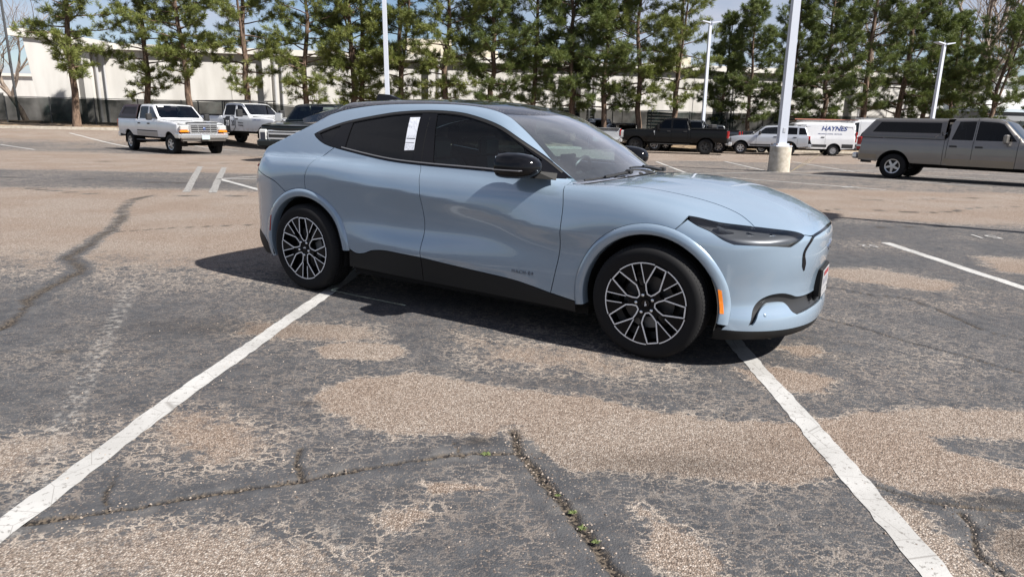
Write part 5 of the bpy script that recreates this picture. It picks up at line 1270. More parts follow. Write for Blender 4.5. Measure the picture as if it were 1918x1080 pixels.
H1.strip('rub_strip', H1.S(lin([(.98, .88), (2.94, .88)], 12)), .05, PLASTIC, off=.004); H1.strip('lower_trim', H1.S(lin([(.92, .755), (2.94, .755)], 12)), .16, mat('tan_grey_trim', (.34, .31, .28), .5), off=.002)
boxpart('side_step', t1, PLASTIC, ((1.95, -.95, .50), (2.1, .16, .05)), bev=.02, both=True)
boxpart('tail_light', t1, REDLENS, ((-1.13, -.91, 1.12), (.10, .12, .34)), bev=.02, both=True); boxpart('rear_bumper', t1, CHROMED, ((-1.25, 0, .66), (.20, 1.85, .18)), bev=.03)
boxpart('windscreen_sticker', t1, mat('sticker_white', (.8, .8, .8), .5), ((2.40, -.55, 1.855), (.05, .22, .05)))

# --- white fleet crew-cab with lettered doors
P = truck_spec(R=.42, steer=.05, mirror=(2.74, 1.27, 1.52, 1.35), wins=[(1.10, 1.93, 1.93, 1.17, .085, .035, 'dark'), (2.05, 2.93, 2.42, 2.05, .085, .035, 'dark')], ws_m=glass_mat('screen_glass', (.16, .20, .20)), sill=.66)
t2, H2, _ = vehicle('pickup_truck', 'white crew-cab pickup truck with round black 20/20 emblem on its doors', 'pickup truck', (-15.0, 35.9), math.radians(-31), WHITE2, P)
bed_inner(t2, P)
def truck_front(t, P, face, bars, lamp=LAMPCLR, z0=1.02, gh=.46, bump=None):
    n = P['nose']
    boxpart('front_bumper', t, bump or face, ((n + .0, 0, .68), (.24, 1.96, .24)), bev=.05, angle=40)
    boxpart('grille_surround', t, face, ((n - .035, 0, z0), (.08, 1.28, gh)), bev=.03); boxpart('grille_insert', t, PLASTIC, ((n + .002, 0, z0), (.03, 1.16, gh - .10)))
    for dz in (-.10, .06): boxpart('grille_bar', t, bars, ((n + .022, 0, z0 + dz), (.03, 1.18, .055)), bev=.01)
    boxpart('headlight', t, lamp, ((n - .10, -.795, z0 + .0), (.22, .28, .40)), bev=.04, both=True); boxpart('lamp_insert', t, mat('lamp_dark_insert', (.05, .055, .07), .2, metal=.5), ((n + .006, -.785, z0 - .02), (.02, .17, .24)), both=True)
    boxpart('tail_light', t, REDLENS, ((P['tail'] + .05, -.925, 1.16), (.12, .13, .40)), bev=.02, both=True); boxpart('rear_bumper', t, face, ((P['tail'] - .10, 0, .64), (.22, 1.92, .20)), bev=.04)
truck_front(t2, P, CHROMED, CHROMED)
for sd in (-1, 1):     # round emblem on the doors
    pass
    ring = [(1.62 + .44 * math.cos(a), 1.03 + .41 * math.sin(a)) for a in np.radians(np.linspace(-78, 78, 22))]; q = H2.S([(a, min(z, 1.38)) for a, z in ring]) + (0, -.008, 0); q = q * (1, -sd if sd > 0 else 1, 1)
    b = MB(); b.tube([tuple(v) for v in q], .012, 4); b.build('emblem_ring', LETTER, t2)
_hd = [(1.62 + .46 * math.cos(a), min(1.03 + .43 * math.sin(a), 1.36)) for a in np.radians(np.linspace(90, 270, 26))]
H2.panel('door_emblem', H2.S(resample(np.array(_hd), .05)), (0, 1, -.1), LETTER, gap=0, fl=0, off=.005, h=.08)
mirrored_text(t2, H2, '20', 'emblem_number', .36, mat('white_vinyl', (.8, .8, .8), .5), 1.43, 1.02, extrude=.004, sx=.72, bold=.004)
mirrored_text(t2, H2, '20', 'emblem_number', .36, LETTER, 1.86, 1.02, extrude=.004, sx=.72, bold=.004)
mirrored_text(t2, H2, 'Window\nCleaning', 'emblem_words', .115, LETTER, 2.42, 1.0, extrude=.003)
mirrored_text(t2, H2, 'SUPER DUTY', 'wing_lettering', .085, mat('blue_vinyl', (.06, .08, .2), .5), 3.62, 1.22, extrude=.003, sx=1.25)
b = MB()
for y in (-.78, .78):
    b.tube([(-1.1, y, 1.44), (-1.1, y, 2.06)], .03, 6); b.tube([(.85, y, 1.44), (.85, y, 2.06)], .03, 6); b.tube([(-1.25, y, 2.08), (2.9, y, 2.12)], .03, 6)
b.tube([(-1.1, -.8, 2.08), (-1.1, .8, 2.08)], .03, 6); b.tube([(.85, -.8, 2.08), (.85, .8, 2.08)], .03, 6); b.tube([(2.3, -.8, 2.1), (2.3, .8, 2.1)], .03, 6); b.build('ladder_rack', PLASTIC, t2)
boxpart('wing_vent', t2, PLASTIC, ((2.86, -.975, 1.02), (.09, .02, .34)), both=True)

# --- near-black pickup behind the parked crossover, facing the lane
P = truck_spec(sill=.62, ws_m=glass_mat('screen_glass2', (.30, .38, .37)), mirror=(2.78, 1.25, 1.50, 1.2), mirror_m=CHROMED)
t3, H3, _ = vehicle('pickup_truck', 'dark green-black pickup truck with wide chrome grille, nose towards the lane behind the blue car', 'pickup truck', (-7.0, 27.75), math.radians(-97), DKGREEN, P)
bed_inner(t3, P); truck_front(t3, P, CHROMED, CHROMED, z0=.93, gh=.36, bump=DKGREEN)

# --- black lifted crew-cab, side on
P = truck_spec(R=.45, sill=.66, rim_m=BLKRIM, rim=.25, wins=[(1.10, 1.93, 1.93, 1.17, .085, .035, 'dark'), (2.05, 2.93, 2.42, 2.05, .085, .035, 'dark')], ws_m=DARKGLASS, mirror=(2.76, 1.24, 1.52, 1.2), mirror_m=BLACKP, archgap=.06)
P['top'] = [(q[0], q[1] + .05) for q in P['top']]; P['roof'] = [(q[0], q[1] + .05) for q in P['roof']]; P['belt'] = 1.43
t4, H4, _ = vehicle('pickup_truck', 'black lifted crew-cab pickup truck with black wheels, parked side-on', 'pickup truck', (11.36, 41.0), math.radians(162), BLACKP, P)
bed_inner(t4, P); truck_front(t4, P, CHROMED, BLACKP, z0=1.07)
boxpart('wing_vent', t4, CHROMED, ((2.98, -.985, 1.18), (.07, .02, .26)), both=True)
boxpart('mud_flap', t4, PLASTIC, ((-.56, -.86, .55), (.02, .26, .40)), both=True); boxpart('side_step', t4, PLASTIC, ((2.0, -.95, .55), (2.2, .16, .05)), bev=.02, both=True)
b = MB(); 
for k in range(9): b.box((-.35 + .02 * k, -.80 + .2 * k, 1.62 - .0), (.28, .12, .22), bev=.04)
b.build('load_rack', PLASTIC, t4)

# --- pewter extended-cab with canopy on the right
P = truck_spec(WB=4.14, R=.385, w=.985, nose=5.19, tail=-1.12, sill=.50, belt=1.22, cab0=1.35, cowl=3.25, rim=.225, tum=.17,
    top=[(-2, 1.30), (1.35, 1.30), (1.40, 1.22), (3.23, 1.22), (3.33, 1.24), (4.4, 1.18), (4.9, 1.10), (5.19, 1.02), (5.7, .9)], roof=[(1.0, 1.84), (1.53, 1.88), (2.13, 1.90), (2.58, 1.87), (2.73, 1.82), (3.29, 1.26), (3.9, .8)], ra=(-.995, 1.365, .03), ws=(2.69, 3.23),
    cuts=[(-9, 1.335, 'bed_side'), (1.335, 1.42, 'cab_corner'), (1.42, 2.07, 'rear_door'), (2.07, 3.15, 'front_door'), (3.15, 9, 'front_wing')], wins=[(1.50, 2.03, 2.03, 1.62, .085, .03, 'dark'), (2.11, 3.09, 2.70, 2.11, .085, .03, 'dark')],
    front_z=(.70, 1.0), rear_z=(.66, 1.28), seats=[2.2], mirror=(2.88, 1.16, 1.31, .95), mirror_m=PEWTER, spokes=5, archgap=.085, handle_z=1.06)
t5, H5, _ = vehicle('pickup_truck', 'pewter extended-cab pickup truck with matching windowed canopy over its bed', 'pickup truck', (12.54, 22.2), math.radians(-46), PEWTER, P)
cap_top(t5, P, CAPGREY, -1.11, 1.335, 1.87, 1.30)
boxpart('rear_bumper', t5, CHROMED, ((-1.17, 0, .66), (.20, 1.90, .19)), bev=.05, angle=40); boxpart('hitch', t5, PLASTIC, ((-1.12, 0, .47), (.3, .12, .10)))
boxpart('tail_light', t5, REDLENS, ((-1.065, -.935, 1.06), (.14, .10, .40)), bev=.02, both=True); boxpart('tail_light_clear', t5, LAMPCLR, ((-1.072, -.939, .985), (.145, .105, .07)), bev=.01, both=True)
boxpart('front_bumper', t5, CHROMED, ((5.19, 0, .62), (.22, 1.9, .22)), bev=.05); boxpart('grille_surround', t5, CHROMED, ((5.17, 0, .90), (.06, 1.0, .26)), bev=.02); boxpart('headlight', t5, LAMPCLR, ((5.03, -.76, .92), (.26, .30, .22)), bev=.03, both=True)
H5.strip('lower_trim', H5.S(lin([(1.37, .60), (3.13, .60)], 12)), .20, TRIMTAN, off=.002); H5.strip('lower_trim', H5.S(lin([(-1.04, .66), (-.50, .66)], 8)), .14, TRIMTAN, off=.002)

# --- silver four-door SUV
def wagon(**kw):
    P = dict(WB=2.79, R=.385, w=.955, nose=3.66, tail=-1.13, sill=.52, belt=1.24, cab0=-1.10, cowl=2.08, rim=.22,
        top=[(-2, 1.24), (2.05, 1.24), (2.15, 1.22), (3.0, 1.16), (3.45, 1.08), (3.66, 1.0), (4, .8)], roof=[(-2, 1.74), (-1.0, 1.77), (-.2, 1.80), (.8, 1.81), (1.35, 1.77), (1.5, 1.73), (2.12, 1.25), (2.6, .9)], ra=(-.93, -1.08, .38), ws=(1.44, 2.04), bed=False, tum=.16,
        front_z=(.62, 1.0), rear_z=(.60, 1.20), seats=[.25, 1.15], spokes=6,
        cuts=[(-9, -.45, 'quarter_panel'), (-.45, .68, 'rear_door'), (.68, 1.92, 'front_door'), (1.92, 9, 'front_wing')],
        wins=[(-.98, -.50, -.50, -.80, .09, .03, 'dark'), (-.40, .62, .62, -.40, .09, .03, 'dark'), (.74, 1.86, 1.46, .74, .09, .03, 'clear')], rear_name='tailgate', mirror=(1.75, 1.08, 1.32, .9))
    P.update(kw); return P
P = wagon()
t6, H6, _ = vehicle('sport_utility_vehicle', 'silver SUV with roof rails parked behind the tall light pole', 'SUV', (16.95, 43.0), math.radians(165), SILVERP, P)
boxpart('roof_rail', t6, PLASTIC, ((.1, -.70, 1.83), (2.0, .04, .05)), bev=.01, both=True); boxpart('tail_light', t6, REDLENS, ((-1.07, -.86, 1.08), (.20, .16, .22)), bev=.03, both=True)
boxpart('rear_bumper', t6, SILVERP, ((-1.16, 0, .60), (.26, 1.84, .26)), bev=.06, angle=40); boxpart('front_bumper', t6, SILVERP, ((3.60, 0, .60), (.30, 1.78, .26)), bev=.08, angle=40)
boxpart('headlight', t6, LAMPCLR, ((3.42, -.74, .94), (.34, .28, .16)), bev=.04, both=True); boxpart('grille_insert', t6, PLASTIC, ((3.655, 0, .86), (.05, .9, .30)), bev=.02); boxpart('rear_spoiler', t6, SILVERP, ((-1.0, 0, 1.77), (.28, 1.3, .04)), bev=.01)
rg = H6.Rr([(-.66, 1.30), (-.60, 1.62), (.60, 1.62), (.66, 1.30)], -3); H6.panel('rear_window', rg, (1, 0, -.2), DARKGLASS, gap=0, fl=.01, off=.004, mirror=False, h=.2)
H6.strip('lower_trim', H6.S(lin([(.50, .60), (2.28, .60)], 10)), .10, PLASTIC, off=.003)

# --- other parked cars in the far row, seen past the black truck
DKSUV = paint_mat('dark_brown_suv_paint', (.020, .018, .016), rough=.3, metal=.3); GRYP = paint_mat('slate_suv_paint', (.05, .055, .06), rough=.3, metal=.4); SLV2 = paint_mat('pale_silver_paint', (.42, .44, .47), rough=.35, metal=.5)
def far_wagon(label, loc, deg, paint, name='sport_utility_vehicle', cat_='SUV', **kw):
    P = wagon(**kw); t, H, _ = vehicle(name, label, cat_, loc, math.radians(deg), paint, P)
    z = P['belt'] - .16
    boxpart('tail_light', t, REDLENS, ((P['tail'] + .06, -.85, z), (.20, .16, .22)), bev=.03, both=True); boxpart('rear_bumper', t, paint, ((P['tail'] - .03, 0, .60), (.26, 1.80, .26)), bev=.06); boxpart('front_bumper', t, paint, ((P['nose'] - .06, 0, .58), (.30, 1.7, .26)), bev=.08)
    boxpart('headlight', t, LAMPCLR, ((P['nose'] - .24, -.74, .90), (.34, .28, .16)), bev=.04, both=True); boxpart('grille_insert', t, PLASTIC, ((P['nose'] - .01, 0, .84), (.05, .9, .26)), bev=.02)
    b = MB(); b.box((P['tail'] + .02, 0, P['belt'] + .22), (.06, 1.15, .32)); b.build('rear_window', DARKGLASS, t); return t
far_wagon('near-black SUV between the pale tailgate and the black lifted truck', (7.4, 48.2), 100, DKSUV)
far_wagon('slate grey SUV standing behind the bed of the black lifted truck', (13.0, 46.5), 168, GRYP)
P = truck_spec(ws_m=DARKGLASS); tt, HT_, _ = vehicle('pickup_truck', 'pale silver pickup truck showing its tailgate past the blue car windscreen', 'pickup truck', (5.9, 46.8), math.radians(96), SLV2, P); bed_inner(tt, P); truck_front(tt, P, CHROMED, CHROMED)
boxpart('tailgate_trim', tt, PLASTIC, ((P['tail'] - .03, 0, 1.36), (.04, 1.6, .12)))
P = truck_spec(ws_m=DARKGLASS); tt, HT_, _ = vehicle('pickup_truck', 'dark grey pickup truck with its tailgate showing behind the black lifted truck', 'pickup truck', (13.2, 44.4), math.radians(158), GRYP, P); bed_inner(tt, P); truck_front(tt, P, CHROMED, CHROMED)
P = wagon(belt=1.0, top=[(-2, 1.02), (2.05, 1.0), (2.15, .98), (3.0, .92), (3.66, .80), (4, .7)], roof=[(-2, 1.36), (-1.0, 1.40), (0, 1.46), (.8, 1.46), (1.2, 1.42), (2.12, 1.0), (2.6, .7)], R=.33, rim=.2, sill=.36, w=.90, front_z=(.5, .82), rear_z=(.45, .98))
far_wagon('low black saloon car between the far row trucks and the silver SUV', (17.0, 47.5), 160, paint_mat('black_saloon_paint', (.012, .012, .013), rough=.3), 'car', 'car', **{k: P[k] for k in ('belt', 'top', 'roof', 'R', 'rim', 'sill', 'w', 'front_z', 'rear_z')})

# --- vans
def van(label, loc, deg, lettered, roofz=2.08, paint=None):
    P = dict(WB=3.30, R=.345, w=1.0, nose=4.30, tail=-1.25, sill=.42, belt=1.28, cab0=-1.22, cowl=3.30, rim=.19, top=[(-2, 1.28), (3.2, 1.28), (3.35, 1.24), (4.0, 1.06), (4.30, .92), (5, .7)],
        roof=[(-2, roofz - .06), (-1.0, roofz - .02), (.5, roofz), (1.9, roofz - .01), (2.3, roofz - .08), (3.38, 1.27), (3.9, .9)], ra=(-.995, -1.20, .05), ws=(2.42, 3.30), bed=False, tum=.10, kroof=.16, step=.02, front_z=(.55, .92), rear_z=(.50, 1.9), seats=[2.0], spokes=8, rim_m=mat('grey_steel_rim', (.25, .25, .26), .5, metal=.5),
        cuts=[(-9, .55, 'rear_side_panel'), (.55, 1.95, 'sliding_door'), (1.95, 3.06, 'front_door'), (3.06, 9, 'front_wing')], wins=[(2.05, 2.98, 2.56, 2.05, .13, .03, 'clear')], rear_name='rear_doors', mirror=(2.95, 1.18, 1.42, 1.25))
    t, H, _ = vehicle('van', label, 'van', loc, math.radians(deg), paint or WHITE, P)
    boxpart('tail_light', t, REDLENS, ((-1.235, -.95, 1.18), (.08, .10, .62)), bev=.02, both=True); boxpart('rear_bumper', t, PLASTIC, ((-1.30, 0, .48), (.20, 1.9, .20)), bev=.04)
    boxpart('front_bumper', t, PLASTIC, ((4.20, 0, .50), (.30, 1.85, .28)), bev=.06); boxpart('headlight', t, LAMPCLR, ((4.02, -.80, .94), (.40, .22, .26)), bev=.05, both=True)
    H.strip('rub_strip', H.S(lin([(-1.10, .62), (-.45, .62)], 6)), .24, PLASTIC, off=.004); H.strip('rub_strip', H.S(lin([(.45, .62), (2.85, .62)], 10)), .16, PLASTIC, off=.004)
    b = MB()
    for x in (-.8, .5, 1.7): b.tube([(x, -.8, roofz + .06), (x, .8, roofz + .06)], .025, 6)
    for y in (-.75, .75): b.tube([(-1.1, y, roofz + .05), (2.0, y, roofz + .05)], .02, 6)
    b.build('roof_rack', STEELRIM, t)
    if lettered:
        BL = mat('navy_vinyl', (.01, .03, .16), .45)
        mirrored_text(t, H, 'HAYNES', 'company_lettering', .36, BL, .10, 1.66, extrude=.003, shear=.25, sx=1.1, bold=.008)
        mirrored_text(t, H, 'MECHANICAL SYSTEMS   303.779.0781', 'small_lettering', .085, BL, .30, 1.34, extrude=.002)
        b = MB(); q = H.S([(1.02, 1.52), (1.22, 1.52), (1.30, 1.62), (1.22, 1.80), (1.10, 1.80), (1.16, 1.66), (1.02, 1.62)]) + (0, -.006, 0); mesh('company_emblem', q, [tuple(range(len(q)))], mat('sky_vinyl', (.15, .40, .75), .45), t)
        b = MB(); 
        for y in (-.35, .0): b.tube([(-1.5, y, roofz + .13), (2.2, y, roofz + .13)], .028, 6)
        for k in range(11): b.tube([(-1.4 + .34 * k, -.35, roofz + .13), (-1.4 + .34 * k, 0, roofz + .13)], .015, 5)
        b.build('ladder', mat('orange_ladder', (.42, .17, .12), .5), t)
    return t
van('white van with blue HAYNES lettering and a ladder on its roof', (20.0, 43.9), 170, True)
van('plain white van parked just past the lettered van', (24.9, 46.3), 166, False, 2.35)
P = dict()
LAV = paint_mat('lilac_silver_paint', (.42, .42, .50), rough=.35, metal=.4)
van('lilac-silver van showing its roof beyond the pewter truck cab', (24.2, 28.4), 152, False, 2.42, LAV)
# ------------------------------------------------------------------ light poles
POLEM = mat('white_pole_paint', (.50, .53, .60), .4, coat=.2)
CONC, ck = new_mat('weathered_concrete', rough=.9)
cp_ = ck.coord('Object'); ck.col(ck.mix(ck.mapr(ck.noise(cp_, 6, 6, .65), .3, .7), (.30, .27, .22), (.46, .42, .36))); ck.bump(ck.noise(cp_, 40, 5), .3, .01)
def light_pole(label, x, y, h, wd=.13, lean=(0, 0), base=(.0, .0), heads=0, yaw=0.0):
    z = zg1(x, y); t = thing('light_pole', label, 'light pole', (x, y, z), yaw, 'white light poles on the lot')
    bh, br = base
    if bh:
        b = MB(); b.lathe([(0, 0), (br * 1.03, 0), (br, .12), (br * .985, bh - .03), (br * .95, bh), (0, bh)], 28, 'z'); b.build('concrete_base', CONC, t, angle=40)
        b = MB(); b.box((0, 0, bh + .02), (wd * 2.1, wd * 2.1, .05), bev=.008); b.box((0, 0, bh + .07), (wd * 1.5, wd * 1.5, .08), bev=.01); b.build('base_plate', POLEM, t)
    b = MB(); w0, w1 = wd / 2, wd * .42
    vs = [(i * w0, j * w0, bh) for i, j in ((-1, -1), (1, -1), (1, 1), (-1, 1))] + [(lean[0] * h + i * w1, lean[1] * h + j * w1, h) for i, j in ((-1, -1), (1, -1), (1, 1), (-1, 1))]
    b.add(vs, [(0, 1, 5, 4), (1, 2, 6, 5), (2, 3, 7, 6), (3, 0, 4, 7), (4, 5, 6, 7)]); b.build('pole', POLEM, t)
    if bh > .7 and wd > .2:
        for i, j in ((-1, -1), (1, -1), (1, 1), (-1, 1)): b = MB(); b.lathe([(0, bh + .10), (.018, bh + .10), (.018, bh + .04)], 8, 'z', (i * wd * .88, j * wd * .88, 0)); b.build('anchor_bolt', mat('rusty_bolt', (.16, .08, .04), .8), t)
        b = MB(); b.box((0, -wd * .5 - .004, bh + .55), (.09, .012, .16), bev=.004); b.build('hand_hole_cover', mat('pole_cover', (.40, .42, .46), .5), t)
    if heads:
        for sd in (-1, 1):
            b = MB(); b.add([(lean[0] * h + sd * .05, -.16, h - .06), (lean[0] * h + sd * .05, .16, h - .06), (lean[0] * h + sd * .62, .19, h + .05), (lean[0] * h + sd * .62, -.19, h + .05), (lean[0] * h + sd * .05, -.16, h + .03), (lean[0] * h + sd * .05, .16, h + .03), (lean[0] * h + sd * .62, .19, h + .10), (lean[0] * h + sd * .62, -.19, h + .10)], [(0, 1, 2, 3), (4, 7, 6, 5), (0, 4, 5, 1), (1, 5, 6, 2), (2, 6, 7, 3), (3, 7, 4, 0)]); b.build('lamp_head', POLEM, t)
        b = MB(); b.tube([(lean[0] * h, 0, h), (lean[0] * h, 0, h + .2)], .015, 5); b.build('photocell', POLEM, t)
    return t
light_pole('thick white square light pole on a round concrete base, in front of the silver SUV', 9.2, 23.85, 8.2, .27, (-.012, 0), (.86, .36))
light_pole('slim white light pole standing behind the roof fin of the blue car', -6.6, 36.0, 10.5, .21, (-.012, 0), (.8, .32))
light_pole('white light pole with twin lamp heads rising behind the black lifted truck', 12.25, 45.4, 8.0, .19, (-.012, 0), (.6, .3), heads=2, yaw=.2)
light_pole('white light pole with twin lamp heads rising behind the pewter truck canopy', 24.8, 41.5, 6.55, .19, (-.004, 0), (.6, .3), heads=2, yaw=.3)
light_pole('added out-of-view white light pole whose thin shadow falls across the lane beside the blue car nose', 12.1, 7.1, 8.0, .19, (0, 0), (.8, .33), heads=2, yaw=1.0)  # stands out of frame, put in to throw its shadow on the lane
# guy ropes / dry stalks by the concrete base
DRY = mat('dry_grass_stalk', (.34, .29, .20), .8)
t = thing('dry_grass', 'tuft of long dry grass stalks beside the concrete pole base', 'dry grass', (9.68, 24.0, zg1(9.68, 24)))
for k in range(7):
    b = MB(); a = .3 + .1 * k; b.tube([(0, 0, 0), (.30 + .05 * k, .1 * math.sin(k), .22 + .02 * k), (.62 + .08 * k, .05, .44 + .045 * k)], [.006, .004, .002], 4); b.build('stalk', DRY, t)
# ------------------------------------------------------------------ building
WALLM, wk = new_mat('white_painted_wall', rough=.85)
wp_ = wk.coord('Object'); wk.col(wk.mix(wk.mapr(wk.noise(wk.vmul(wp_, (.5, .5, .12)), 2.0, 5), .3, .75), (.58, .565, .54), (.46, .445, .42))); wk.bump(wk.noise(wp_, 12, 4), .1, .01)
TRIMW = mat('pale_fascia', (.60, .58, .54), .7); PIPEM = mat('grey_downpipe', (.36, .36, .37), .6); ROOFG = mat('roof_grey', (.30, .29, .28), .8)
BA, BB = Vector((-33.2, 50.0)), Vector((70.0, 68.5)); bd = (BB - BA); BL = bd.length; bt = bd.normalized(); brz = math.atan2(bt.y, bt.x)
bz = -.35
bl = thing('building', 'long low white warehouse wall behind the row of pines', 'building', (BA.x, BA.y, bz), brz)
HB = 6.15
b = MB(); b.box((BL / 2, 6, HB / 2), (BL, 12, HB)); b.build('wall', WALLM, bl)
b = MB(); b.box((BL / 2, 5.9, HB + .02), (BL + .5, 12.6, .42)); b.build('roof_edge', TRIMW, bl)
for k, xx in enumerate(np.arange(2.6, BL, 12.2)):
    b = MB(); b.box((xx, -.22, HB / 2 - .1), (.55, .44, HB - .2)); b.build('pilaster', WALLM, bl)
    b = MB(); b.tube([(xx + .55, -.16, 0), (xx + .55, -.16, HB - .25)], .10, 8); b.build('downpipe', PIPEM, bl)
    b = MB(); b.tube([(xx + 1.05, -.14, 0), (xx + 1.05, -.14, HB - .4)], .065, 8); b.build('downpipe', PIPEM, bl)
for k, xx in enumerate(np.arange(6.1, BL, 6.1)): b = MB(); b.box((xx, -.012, HB / 2), (.05, .03, HB - .3)); b.build('panel_joint', mat('joint_grey', (.42, .41, .39), .9), bl)  # thin, slightly darker strip over each wall joint
# tall raking fin at the end of the wall
b = MB(); b.prism([(-.5, 0), (1.9, 0), (1.2, 6.3), (-1.15, 6.8)], -.7, 2.2, 'y'); b.build('end_fin', WALLM, bl)
b = MB(); b.prism([(-1.9, 7.05), (-.2, 7.1), (4.4, HB + .25), (4.4, HB - .35), (-.1, 6.5), (-1.9, 6.6)], -.9, 2.4, 'y'); b.build('fin_coping', TRIMW, bl)
for (xx, ww, hh) in ((27, 3.6, 1.5), (31.5, 2.2, .8), (48, 3, .9), (64, 4, .8)):
    b = MB(); b.box((xx, 4, HB + .2 + hh / 2), (ww, 2.6, hh), bev=.04); b.box((xx + ww * .35, 2.6, HB + .2 + hh * .3), (ww * .2, .3, hh * .5)); b.build('roof_unit', mat('tan_roof_unit', (.46, .42, .34), .8), bl)
for (xx, ww) in ((38.5, 3.6), (46, 2.2), (58, 3.2)):
    b = MB(); b.box((xx, -.03, 2.0), (ww, .05, 1.5)); wn = b.build('window', mat('dim_window', (.05, .06, .065), .2, coat=.5), bl)
    for k in range(6): b = MB(); b.box((xx, -.075, 1.35 + .25 * k), (ww, .03, .05)); b.build('louvre', TRIMW, wn)
b = MB(); b.box((51.5, -.04, 1.4), (1.1, .06, 2.3)); b.build('door', mat('grey_door', (.22, .25, .27), .5), bl)
# low grey block joining the wall far right, and a trailer with a blue letter panel
g2 = thing('building', 'grey block with a flat roof seen low between the far right trees', 'building', (44, 62, -.3), .2)
b = MB(); b.box((0, 0, 1.6), (12, 6, 3.2)); b.build('wall', mat('grey_block_wall', (.24, .25, .27), .8), g2); b = MB(); b.box((0, 0, 3.3), (12.4, 6.4, .25)); b.build('roof', mat('bluish_roof', (.45, .52, .58), .6), g2)
g3 = thing('building', 'pale low block far off behind the bare trees by the fence gate', 'building', (-62, 82, -.3), .1)
b = MB(); b.box((0, 0, 2.6), (26, 8, 5.2)); b.build('wall', WALLM, g3); b = MB(); b.box((0, 0, 5.3), (26.5, 8.5, .3)); b.build('roof', TRIMW, g3)
tr_ = thing('trailer', 'white box trailer with blue lettering behind the leaning pine', 'trailer', (45.5, 56.0, -.45), .25)
b = MB(); b.box((3, 0, 2.55), (9, 2.5, 2.9), bev=.04); b.build('box_body', WHITE, tr_); b = MB(); b.box((3, 0, .95), (8.6, .9, .22)); b.build('chassis', PLASTIC, tr_)
text_part('Wa', 'side_lettering', 1.6, mat('blue_letters', (.06, .25, .65), .5), tr_, (.4, -1.262, 2.7), (math.pi / 2, 0, 0), extrude=.003)
b = MB(); b.box((3.6, -1.262, 2.9), (1.2, .012, .5)); b.build('orange_panel', mat('orange_panel', (.75, .30, .05), .5), tr_)
for xx in (5.4, 6.5):
    for sd in (-1, 1): w_ = simple_wheel(.5, .28, STEELRIM, 8); w_.parent = tr_; w_.location = (xx, sd * 1.2, .5); w_.rotation_mode = 'ZXY'; w_.rotation_euler = (0, 0, 0 if sd < 0 else math.pi)
# ------------------------------------------------------------------ screened chain-link fence, in bays
NETM = bpy.data.materials.new('fence_screen'); NETM.use_nodes = True; _t = NETM.node_tree; _t.nodes.clear()
_o = _t.nodes.new('ShaderNodeOutputMaterial'); _tr = _t.nodes.new('ShaderNodeBsdfTransparent'); _df = _t.nodes.new('ShaderNodeBsdfDiffuse'); _mx = _t.nodes.new('ShaderNodeMixShader'); _nz = _t.nodes.new('ShaderNodeTexNoise'); _tc = _t.nodes.new('ShaderNodeTexCoord'); _mr = _t.nodes.new('ShaderNodeMapRange')
_df.inputs['Color'].default_value = (.012, .020, .018, 1); _nz.inputs['Scale'].default_value = .7; _nz.inputs['Detail'].default_value = 4; _t.links.new(_tc.outputs['Object'], _nz.inputs['Vector']); _t.links.new(_nz.outputs['Fac'], _mr.inputs[0])
_mr.inputs[1].default_value = .3; _mr.inputs[2].default_value = .7; _mr.inputs[3].default_value = .78; _mr.inputs[4].default_value = .97; _t.links.new(_mr.outputs[0], _mx.inputs[0]); _t.links.new(_tr.outputs[0], _mx.inputs[1]); _t.links.new(_df.outputs[0], _mx.inputs[2]); _t.links.new(_mx.outputs[0], _o.inputs['Surface'])
POST = mat('dark_fence_post', (.05, .052, .055), .6)
def berm(x): return .72 * float(sm01((x + 12) / 14))
def fence(label, pts, hgt, lift=0.0):
    P = [Vector(p) for p in pts]; f = thing('fence', label, 'fence', (P[0].x, P[0].y, 0)); o0 = P[0]
    for a, c in zip(P[:-1], P[1:]):
        n = max(1, round((c - a).length / 3.0))
        for k in range(n):
            p, q = a.lerp(c, k / n) - o0, a.lerp(c, (k + 1) / n) - o0
            zp, zq = zg1(*(p + o0)) + berm((p + o0).x) + lift, zg1(*(q + o0)) + berm((q + o0).x) + lift; dn = Vector((-(q - p).y, (q - p).x)).normalized() * .012
            sag = rng.random() * .05
            v = []
            for s_ in (-1, 1):
                for tt in (0, .5, 1):
                    r_ = p.lerp(q, tt) + dn * s_; zz2 = zp + (zq - zp) * tt
                    v += [(r_.x, r_.y, zz2 + .08), (r_.x, r_.y, zz2 + hgt - .03 - (sag if tt == .5 else 0))]
            mesh('screen', v, [(0, 2, 3, 1), (2, 4, 5, 3), (6, 7, 9, 8), (8, 9, 11, 10)][:2], NETM, f)
            b = MB(); b.tube([(p.x, p.y, zp), (p.x, p.y, zp + hgt + .04)], .035, 6); b.build('post', POST, f)
            b = MB(); b.tube([(p.x, p.y, zp + hgt), (q.x, q.y, zq + hgt)], .022, 5); b.build('top_rail', POST, f)
    return f
fence('tall fence with dark green privacy screen running below the white warehouse', [(-33.5, 45.6), (-14, 47.2), (4, 48.8), (24, 52.5), (44, 57.5)], 1.85, .10)
fence('short screened fence return with gate beside the tall white fin', [(-47, 47.5), (-40, 46.6), (-33.5, 45.6)], 1.85, .30)
